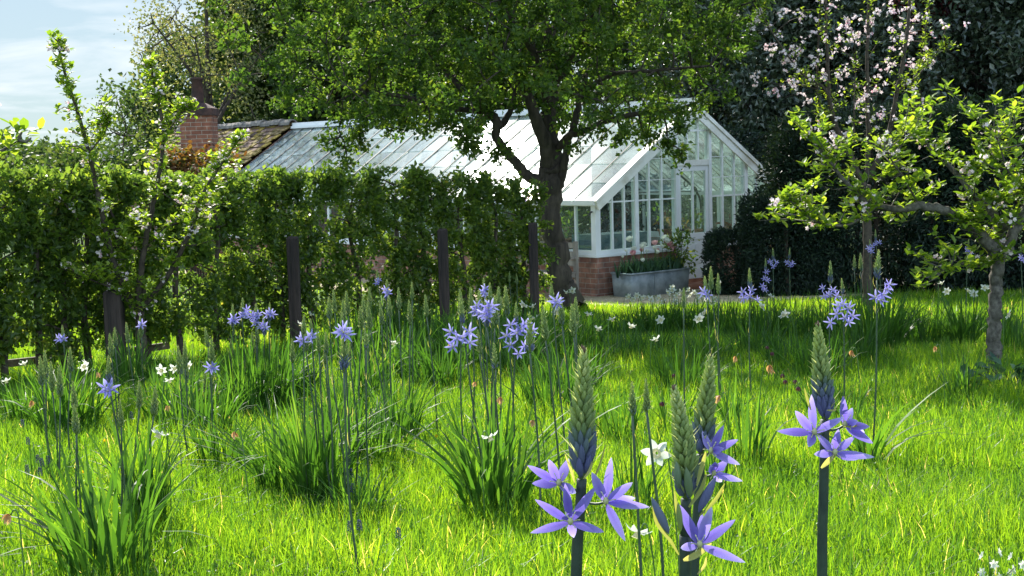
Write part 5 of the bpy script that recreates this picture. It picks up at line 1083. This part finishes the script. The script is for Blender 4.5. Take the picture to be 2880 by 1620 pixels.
big_camassia('camassia tucked behind the leaning one, its stars opening to the right', zf(1130, 165), zf(1070, 760), zf(1030, 1430), None, 2.2, .2, 70, 33,
 [(zf(1125, 745), Z((1192, 588), (1284, 682), (1285, 812), (1085, 640), (1180, 700)), -.03), (zf(1140, 870), Z((1135, 780), (1232, 802), (1300, 905), (1198, 930), (1105, 800), (1215, 850)), -.01)], wr=.19)
zg_ = lambda a, b_: (2100+.5245*a, 860+.5245*b_)
Z = lambda *p: [zg_(*q) for q in p]
big_camassia('lone big violet camassia at the right of the foreground with three stars', zg_(378, 65), zg_(420, 610), zg_(405, 1400), None, 2.1, .3, 80, 34,
 [(zg_(360, 680), Z((243, 548), (172, 680), (300, 727), (425, 690), (498, 582), (352, 480)), -.03), (zg_(525, 640), Z((500, 472), (585, 560), (628, 625), (682, 742), (560, 590), (648, 690)), -.01), (zg_(470, 790), Z((335, 770), (392, 700), (465, 640), (595, 715), (675, 803), (612, 838)), -.035)],
 bracts=[(Z((400, 870), (450, 820), (495, 760)), .008), (Z((430, 560), (470, 560), (478, 545)), .003), (Z((345, 560), (325, 500), (310, 440)), .004), (Z((520, 650), (580, 645), (650, 635)), .003)], wr=.19)

# ------------------------------------------------------------------ daffodils and small flowers
def daff_mesh(seed, open_=1.):
    g_ = np.random.default_rng(seed); mb = MB()
    for k in range(6):
        a = k*pi/3+g_.normal(0, .06); el = .1*open_+g_.normal(0, .12)-(.4 if open_ < .6 else 0); tip = V3(cos(a)*cos(el), sin(a)*cos(el), sin(el))*.036*g_.uniform(.9, 1.1)
        petal(mb, tip*.1, tip, V3(0, 0, 1), .021, 5, .08, rnd=g_.random())
    return mb
def cup_mesh(): mb = MB(); lathe(mb, [(.004, -.004), (.008, .003), (.010, .010), (.0125, .014)], (0, 0, 0), 10); return mb
def faded_mesh(seed):
    g_ = np.random.default_rng(seed); mb = MB()
    for k in range(6):
        a = k*pi/3+g_.normal(0, .2); tip = V3(cos(a)*.012*g_.uniform(.3, 1.6), sin(a)*.012*g_.uniform(.3, 1.6), .034*g_.uniform(.8, 1.2)); petal(mb, V3(0, 0, 0), tip, V3(cos(a), sin(a), 0), .015, 5, g_.uniform(-.1, .25), rnd=g_.random())
    return mb
DW = [proto(daff_mesh(s_), 'flower', M['white']) for s_ in (1, 2, 3)]; DN = [proto(daff_mesh(s_, .3), 'flower', M['white']) for s_ in (4, 5)]; DC = proto(cup_mesh(), 'cup', M['cup']); DF = [proto(faded_mesh(s_), 'withered_flower', M['faded']) for s_ in (6, 7)]
def daffodil(a, c, label, group=None, h=.42, Y=None, kind='white', size=1., face=None, side=0):
    u, v = a*K, c*K; d = ray(u, v); drop = -d[2]/d[1]
    if Y is None: Y = (1.36-h)/max(.02, drop-.0375)
    Y = float(np.clip(Y, 2.5, 19.)); p = spot(u, v, Y); sd_ = side or R.choice([-1, 1]); b = V3(p[0]+sd_*R.uniform(.02, .08), p[1]+R.normal(0, .03), 0); b[2] = float(gz(b[0], b[1])); root = tag(empty('daffodil', b), label, 'flower', group)
    q = p-b; mb = MB(); top = q+V3(sd_*.02, 0, .022*size); pts = smoothline([V3(0, 0, 0), V3(top[0]*.5+sd_*.01, 0, top[2]*.6), top-V3(-sd_*.012, 0, .03), top, q+V3(sd_*.006, 0, .006)], 5); tube(mb, pts, .0026, 5); mb.build('stem', M['stemgreen'], root, True)
    if face is None: face = V3(-sd_*.6+R.normal(0, .3), -.7+R.normal(0, .3), -.45)
    if kind == 'white':
        f_ = link('flower', DW[R.integers(3)], root, q, quat(face, R.uniform(0, 6)), size); link('cup', DC, f_, (0, 0, 0))
    elif kind == 'nod':
        f_ = link('flower', DN[R.integers(2)], root, q, quat(V3(-sd_*.4, -.3, -1), R.uniform(0, 6)), size); link('cup', DC, f_, (0, 0, 0))
    else: link('withered_flower', DF[R.integers(2)], root, q+V3(0, 0, .01), quat(V3(R.normal(0, .2), -.1, -1), R.uniform(0, 6)), size)
    return root
g1 = 'white daffodils massed at the edge of the gravel'
for a, c in ((1580, 745), (1592, 752), (1602, 742), (1615, 748), (1628, 745), (1640, 752), (1655, 748), (1668, 757), (1682, 735), (1692, 728), (1700, 742), (1710, 735), (1722, 748), (1735, 740), (1748, 735), (1760, 742), (1775, 750), (1755, 755), (1790, 760), (1800, 752), (1808, 712), (1700, 758), (1730, 728), (1690, 722)):
    daffodil(a, c, 'white daffodil in the mass of them at the edge of the gravel by the trough', g1, h=.40, Y=R.uniform(15.5, 17.5), size=1.25)
for a, c, k_, lab in ((1660, 803, 'white', 'white daffodil in the shaded grass below the trough'), (1757, 800, 'white', 'lower white daffodil of the pair below the door'), (1768, 786, 'white', 'upper white daffodil of the pair below the door'), (1920, 770, 'white', 'white daffodil beside the lilac camassia before the yew bush'), (1940, 745, 'nod', 'single nodding cream daffodil right of the rounded yew bush'), (1968, 790, 'white', 'creamy left flower of two white daffodils in shaded grass'), (1980, 788, 'white', 'right flower of two white daffodils in shaded grass'),
 (1650, 853, 'nod', 'nodding white daffodil bowing left in the open shaded grass'), (1505, 827, 'nod', 'small nodding white daffodil right of the hawthorn trunk'), (1588, 820, 'nod', 'small nodding cream daffodil on a curved stem below the trough'), (1400, 782, 'white', 'double cream daffodil right of the hawthorn foot'), (1425, 735, 'nod', 'white daffodil in front of the brick corner'), (1440, 730, 'white', 'pale daffodil beside the wall corner on the gravel'), (1480, 790, 'nod', 'pale daffodil at the edge of the gravel nearest the trunk'), (1540, 803, 'nod', 'small cream daffodil at the front edge of the gravel'),
 (1318, 765, 'white', 'cream daffodil over the fullest lilac camassia'), (1340, 770, 'nod', 'bowed cream daffodil left of the hawthorn trunk'), (1345, 800, 'nod', 'fading cream daffodil left of the hawthorn foot'), (2380, 732, 'white', 'left white daffodil under the right-hand apple tree'), (2438, 730, 'white', 'left of two large white daffodils by the apple trunk'), (2450, 738, 'white', 'right of two large white daffodils by the apple trunk'), (2478, 722, 'white', 'white daffodil half behind the apple trunk'), (2368, 600 + 112, 'nod', 'small white daffodil high under the right apple'), (2535, 790, 'white', 'small white flower right of the apple trunk'),
 (218, 912, 'white', 'white daffodil at the foot of the thick left post'), (210, 920, 'white', 'second white daffodil at the foot of the thick left post'), (405, 930, 'white', 'white daffodil in the row right of the young apple trunk'), (437, 925, 'white', 'second white daffodil right of the young apple trunk'), (426, 957, 'nod', 'low creamy daffodil right of the young apple trunk'), (15, 958, 'nod', 'cream daffodil at the far left edge'), (783, 790, 'nod', 'double cream daffodil head by the second hedge post'), (757, 815, 'nod', 'small white bud hanging by the second hedge post'), (990, 862, 'nod', 'white daffodil left of the lilac pair'), (1232, 1100, 'nod', 'low white flower in the leaf clump under the mid-lawn camassias'), (60, 915, 'nod', 'cream daffodil nodding at the left by the edging board'), (470, 920, 'white', 'white flower behind the camassia buds right of the young apple'), (1605, 1340, 'nod', 'pale closed daffodil low between the big foreground spikes')):
    daffodil(a, c, lab, None, kind=k_, h=.40, size=(1.4 if k_ == 'white' else 1.2)*(1 if a > 600 else .8))
daffodil(400, 1092, 'large white daffodil bowing from its stem in the left foreground', kind='nod', Y=6.3, size=1.25, side=1)
daffodil(1652, 1140, 'large flat-faced white daffodil between the big foreground camassias', Y=4.3, size=1.25, face=V3(-.25, -1, .15), side=1)
for a, c, lab, sz in ((1936, 922, 'big half-faded daffodil, cream and brown, right of centre', 1.5), (1850, 900, 'withered brown daffodil head pointing down right of centre', 1.1), (1811, 1000, 'cream withered daffodil beside the leaning camassia', 1.15), (2142, 885, 'withered brown daffodil right of the single big camassia tip', 1.15), (2352, 875, 'withered daffodil with a hooked stem near the right apple trunk', 1.0), (1258, 1003, 'brown withered daffodil among the mid-lawn camassia stems', 1.1), (1342, 1062, 'dull red withered head low in the grass left of the big spikes', .9), (588, 1092, 'small withered daffodil head left of centre in the lawn', 1.0), (80, 1012, 'brown daffodil head behind the left clump', 1.), (22, 1300, 'withered flower drooping at the left edge', 1.), (420, 1025, 'fallen brown petal head behind the white daffodil', .8), (1195, 965, 'faded brownish petals at the left of the lilac pair', .9), (245, 940, 'faded daffodil at the foot of the thick post', 1.), (1132, 868, 'dried petals clinging beside the left lilac camassia', .9)):
    daffodil(a, c, lab, kind='faded', size=sz, h=.42)
def small_spike(a, c, label, group, Y=None, h=.16, mat='muscari', name='grape_hyacinth', r=.011, n=34):
    u, v = a*K, c*K
    if Y is None: d = ray(u, v); Y = (1.36-h)/(-d[2]/d[1]-.0375)
    p = spot(u, v, Y); b = V3(p[0]+R.normal(0, .01), p[1], float(gz(p[0], p[1]))); root = tag(empty(name, b), label, 'flower', group)
    mb = MB(); tube(mb, [V3(0, 0, 0), (p-b)*.6, p-b], .002, 5); mb.build('stem', M['stemgreen'], root); mb = MB(); t = np.arange(n)/n; th = np.arange(n)*2.4; rr = r*(1-t**2*.7)
    P = np.stack([np.cos(th)*rr*.5, np.sin(th)*rr*.5, (t-1)*.038+.01], 1)+(p-b); D = np.stack([np.cos(th), np.sin(th), -.5+t*1.2], 1); ellipsoids(mb, P, D, .0075, .0055, 3, 5); mb.build('flower_head', M[mat], root, True)
for a, c, g_, lab in ((95, 1150, 'l', 0), (105, 1158, 'l', 0), (120, 1152, 'l', 0), (68, 1175, 'l', 0), (100, 1182, 'l', 0), (70, 1105, 'l', 0), (883, 1185, 'm', 0), (905, 1205, 'm', 0), (888, 1222, 'm', 0), (880, 1318, 'm', 0), (904, 1315, 'm', 0), (933, 1068, 'r', 0), (943, 1082, 'r', 0), (330, 1020 + 20, 'w', 0), (1002, 1335, 'm', 0), (56, 1060, 'l', 0), (350, 1003, 'w', 0)):
    small_spike(a, c, {'l': 'dark blue grape hyacinth in the group at the left of the lawn', 'm': 'dark blue grape hyacinth in the lawn between the leaf clumps left of centre', 'r': 'dark grape hyacinth in the pair below the tall bud group', 'w': 'grape hyacinth hidden among leaves near the white drooping daffodil'}[g_], {'l': 'grape hyacinths at the left', 'm': 'grape hyacinths left of centre', 'r': 'pair of grape hyacinths', 'w': 'hidden grape hyacinths'}[g_])
def bell(a, c, label, mat, name, cat, group=None, h=.28, size=1., face=(0, -.1, -1)):
    u, v = a*K, c*K; d = ray(u, v); Y = (1.36-h)/(-d[2]/d[1]-.0375); p = spot(u, v, Y); b = V3(p[0]+.015, p[1], float(gz(p[0], p[1]))); root = tag(empty(name, b), label, cat, group); q = p-b
    mb = MB(); tube(mb, smoothline([V3(0, 0, 0), V3(.0, 0, q[2]*.7), q+V3(.01, 0, .02), q], 4), .0016, 4); mb.build('stem', M['stemgreen'], root)
    mb = MB()
    for k in range(6): a_ = k*pi/3; petal(mb, V3(0, 0, 0), V3(cos(a_)*.010, sin(a_)*.010, .03)*size, V3(cos(a_), sin(a_), 0), .013*size, 5, .22, rnd=R.random())
    link('bell', proto(mb, 'bell', M[mat]), root, q, quat(V3(*face), R.uniform(0, 6)))
for a, c in ((2008, 972), (1975, 955), (1968, 940), (1930, 870), (2000, 955), (2060, 950), (1695, 940), (1665, 1010), (1942, 885)):
    bell(a, c, 'dark purple nodding fritillary bell in the grass right of centre', 'fritil', 'fritillary', 'flower', 'dark fritillaries right of centre')
for a, c in ((264, 1111), (212, 1190), (1098, 1100)):
    bell(a, c, 'tiny yellow buttercup in the left part of the lawn', 'butter', 'buttercup', 'flower', 'buttercups', h=.15, size=.6, face=(0, -.5, .8))
# white hyacinth-like spikes bottom right
for a, c, lab in ((2490, 1400, 'white-flowered spike at the bottom right, the left one, with the tallest cluster'), (2525, 1442, 'low white-flowered spike at the bottom right, between the other two'), (2563, 1402, 'white-flowered spike at the bottom right corner')):
    Yw = 5.0; p = spot(a*K, c*K, Yw); b = V3(p[0], p[1], float(gz(p[0], p[1]))-.02); root = tag(empty('white_hyacinth', b), lab, 'flower'); q = p-b
    mb = MB(); tube(mb, [V3(0, 0, 0), q*.6, q], .003, 5); mb.build('stem', M['stemgreen'], root, True)
    for k in range(9):
        th = k*2.4; z_ = -.012*k+.01; pp = q+V3(cos(th)*.026, sin(th)*.026-.005, z_*1.4); mb = MB()
        for j in range(6): a_ = j*pi/3; petal(mb, V3(0, 0, 0), V3(cos(a_)*.019, sin(a_)*.019, .008), V3(0, 0, 1), .011, 4, .1, rnd=R.random())
        link('floret', proto(mb, 'floret', M['white']), root, pp, quat(V3(cos(th), sin(th)-.6, .4), th))
# ------------------------------------------------------------------ clumps of strappy leaves
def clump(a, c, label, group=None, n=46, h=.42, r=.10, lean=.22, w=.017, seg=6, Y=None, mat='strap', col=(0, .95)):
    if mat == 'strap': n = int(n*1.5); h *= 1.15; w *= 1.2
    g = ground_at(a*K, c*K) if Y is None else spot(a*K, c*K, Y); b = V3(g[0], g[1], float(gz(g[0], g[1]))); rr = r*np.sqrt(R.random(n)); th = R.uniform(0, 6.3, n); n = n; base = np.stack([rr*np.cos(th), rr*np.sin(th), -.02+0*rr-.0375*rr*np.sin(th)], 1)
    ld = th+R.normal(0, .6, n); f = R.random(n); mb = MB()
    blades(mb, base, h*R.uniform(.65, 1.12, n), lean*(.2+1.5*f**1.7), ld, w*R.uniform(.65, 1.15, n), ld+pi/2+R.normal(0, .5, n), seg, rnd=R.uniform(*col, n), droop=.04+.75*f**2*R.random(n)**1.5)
    o = mb.build('leaf_clump', M[mat]); o.location = tuple(b); tag(o, label, 'leaves', group); return o
gN, gM, gF = 'leaf clumps in the near lawn', 'leaf clumps in mid lawn', 'leaf clumps before the hedge'
clump(275, 1447, 'broad clump of sunlit strappy leaves around the camassias in the left foreground', n=62, h=.46, r=.20, lean=.36, w=.017)
clump(365, 1330, 'leaf clump just behind the left foreground clump, under the white daffodil', n=46, h=.48, r=.09, lean=.2)
clump(700, 1235, 'fine-leaved arching clump left of centre with long bending blades', n=70, h=.42, r=.10, lean=.40, w=.010)
clump(800, 1265, 'tall dense leaf clump below the group of buds, left of centre', n=80, h=.50, r=.14, lean=.26, w=.015)
clump(1245, 1300, 'wide leaf clump at the foot of the lilac camassia pair in mid lawn', n=62, h=.50, r=.13, lean=.36, w=.020)
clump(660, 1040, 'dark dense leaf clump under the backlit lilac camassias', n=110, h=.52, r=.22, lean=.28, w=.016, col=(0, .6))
clump(170, 1085, 'dense leaf clump under the far left buds', n=100, h=.45, r=.20, lean=.3, w=.016)
clump(905, 1320, 'short grassy leaf clump with grape hyacinths, left of centre front', n=60, h=.26, r=.10, lean=.15, w=.008)
clump(115, 1225, 'short leaf clump round the left grape hyacinths', n=50, h=.22, r=.12, lean=.12, w=.008)
clump(2190, 1180, 'sparse clump of broad arching leaves right of the single big camassia', n=12, h=.42, r=.05, lean=.38, w=.022)
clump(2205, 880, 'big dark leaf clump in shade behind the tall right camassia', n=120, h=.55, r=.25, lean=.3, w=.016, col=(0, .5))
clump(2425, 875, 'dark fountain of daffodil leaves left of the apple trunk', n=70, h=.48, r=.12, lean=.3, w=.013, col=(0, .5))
for i, (a, c, h_) in enumerate(((525, 1110, .38), (455, 1100, .38), (600, 1060, .42), (330, 985, .45), (420, 1080, .4), (480, 1050, .45), (560, 1180, .3), (930, 1010, .5), (870, 1090, .45), (1010, 960, .5), (760, 1010, .42), (60, 1060, .3), (1000, 1110, .4), (950, 1180, .35), (880, 1180, .4))):
    clump(a, c, 'strappy leaf clump among the camassia stems left of centre', gM, n=56, h=h_, r=.13, lean=.22, w=.014)
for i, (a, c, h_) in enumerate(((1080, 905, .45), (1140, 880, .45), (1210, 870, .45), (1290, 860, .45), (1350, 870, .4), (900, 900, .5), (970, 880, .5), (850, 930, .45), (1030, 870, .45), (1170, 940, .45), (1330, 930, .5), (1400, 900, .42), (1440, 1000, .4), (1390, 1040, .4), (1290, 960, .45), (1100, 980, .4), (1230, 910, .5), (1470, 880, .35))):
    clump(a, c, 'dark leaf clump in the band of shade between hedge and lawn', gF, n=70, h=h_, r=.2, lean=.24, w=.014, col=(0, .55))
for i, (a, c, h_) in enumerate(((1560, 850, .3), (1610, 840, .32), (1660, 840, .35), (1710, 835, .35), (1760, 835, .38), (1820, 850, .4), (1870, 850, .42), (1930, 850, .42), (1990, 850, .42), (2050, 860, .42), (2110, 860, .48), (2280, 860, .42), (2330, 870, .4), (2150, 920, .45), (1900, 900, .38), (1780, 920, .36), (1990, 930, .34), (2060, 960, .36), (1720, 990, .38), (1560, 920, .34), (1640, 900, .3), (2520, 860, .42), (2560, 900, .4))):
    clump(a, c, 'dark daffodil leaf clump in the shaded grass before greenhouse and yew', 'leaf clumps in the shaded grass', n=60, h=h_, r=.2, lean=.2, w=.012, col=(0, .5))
for i, (a, c, h_) in enumerate(((1560, 1120, .38), (1690, 1100, .34), (1880, 1180, .4), (1840, 1080, .34), (1480, 1080, .34), (2050, 1050, .3), (2120, 1080, .34), (1800, 1260, .4), (1590, 1300, .35), (2420, 1010, .3))):
    clump(a, c, 'thin group of upright green leaves among the foreground flowers right of centre', gN, n=26, h=h_, r=.09, lean=.16, w=.012)
# arching dried tussock on the right and a broad-leaved plant at the apple foot
clump(2330, 1290, 'flattened tussock of pale arching grass on the right lawn', n=260, h=.15, r=.26, lean=.28, w=.004, mat='grass', col=(.3, 1), seg=5)
clump(2190, 1235, 'low tuft of brownish fine grass right of the single big camassia', n=130, h=.13, r=.2, lean=.2, w=.004, mat='grass', col=(.3, 1), seg=5)
b = ground_at(2540*K, 985*K); b[2] = float(gz(b[0], b[1]))
shrub('broad_leaved_plant', 'low plant with large dark rounded leaves at the foot of the right apple trunk', 'plant', b, [b+V3(R.normal(.03, .13), R.normal(0, .1), R.uniform(.06, .17)) for _ in range(22)], .02, 60, .12, .085, M['tulipleaf'])

# ------------------------------------------------------------------ grass
def lawn(name, label, y0, y1, n, h, w, seg, mats='grass', xpad=.9, lo=0, hi=1.):
    y = np.sqrt(R.uniform(y0**2, y1**2, n)); hw_ = .40*y+xpad; x = R.uniform(-1, 1, n)*hw_
    nz = .5+.25*np.sin(x*2.1+1.7*np.sin(y*1.3))+.25*np.sin(y*2.9+x*1.2+2*np.sin(x*.9)); nz2 = .5+.5*np.sin(x*7.3+y*5.1+3*np.sin(y*2.2+x))
    ok = ~on_gravel(x, y); inside = ((x-KC[0])*SD[0]+(y-KC[1])*SD[1] > -.1) & ((x-KC[0])*G[0]+(y-KC[1])*G[1] > -.1); ok &= ~inside
    x, y, nz, nz2 = x[ok], y[ok], nz[ok], nz2[ok]; n = len(x); base = np.stack([x, y, gz(x, y)-.015], 1)
    H = h*(.55+.55*nz+.25*nz2)*R.uniform(.55, 1.15, n)
    rnd = np.clip(.25+.30*nz+.2*nz2+R.normal(0, .16, n), 0, .94); dry = R.random(n) < .012; rnd = np.where(dry, R.uniform(.95, 1, n), rnd)
    ld = R.uniform(0, 6.3, n)+nz2*1.5; f = R.random(n); mb = MB()
    blades(mb, base, H, H*(.15+.75*f**2), ld, w*R.uniform(.6, 1.3, n), R.uniform(0, pi, n), seg, rnd=rnd, droop=.35*f**3)
    tag(mb.build(name, M[mats]), label, None, kind='stuff')
lawn('lawn_grass', 'bright sunlit grass of the near lawn', 4.3, 8., 88000, .15, .0054, 3)
lawn('lawn_grass', 'sunlit grass of the middle lawn', 8., 12.5, 105000, .145, .0062, 2)
lawn('tall_grass', 'scattered longer darker grass blades through the near and middle lawn', 4.6, 14, 26000, .20, .0062, 4, mats='strap', hi=.9)
n = 16000; y = np.sqrt(R.uniform(4.6**2, 11**2, n)); x = R.uniform(-1, 1, n)*(.4*y+.8); k_ = np.sin(x*3.7+2*np.sin(y*1.9))+np.sin(y*4.3+x*2.1) > .2; x, y = x[k_], y[k_]; n = len(x); mb = MB()
P = np.stack([x, y, gz(x, y)+R.uniform(.01, .06, n)], 1); leaves(mb, P, R.normal(0, 1, (n, 3))*[1, 1, .4], R.normal(0, .4, (n, 3))+UZ, R.uniform(.015, .035, n), R.uniform(.010, .02, n), 'oval')
tag(mb.build('meadow_weeds', M['strap']), 'low broad-leaved weeds growing through the lawn', kind='stuff')
lawn('lawn_grass', 'shaded grass of the far lawn', 12.5, 20.5, 120000, .12, .010, 2, xpad=1.2)
lawn('lawn_grass', 'sunlit grass beyond the hedge', 20.5, 34, 50000, .12, .02, 1, xpad=1.5)
lawn('near_grass', 'grass below the picture around the nearest flowers', .8, 4.3, 25000, .12, .006, 2, xpad=1.5)
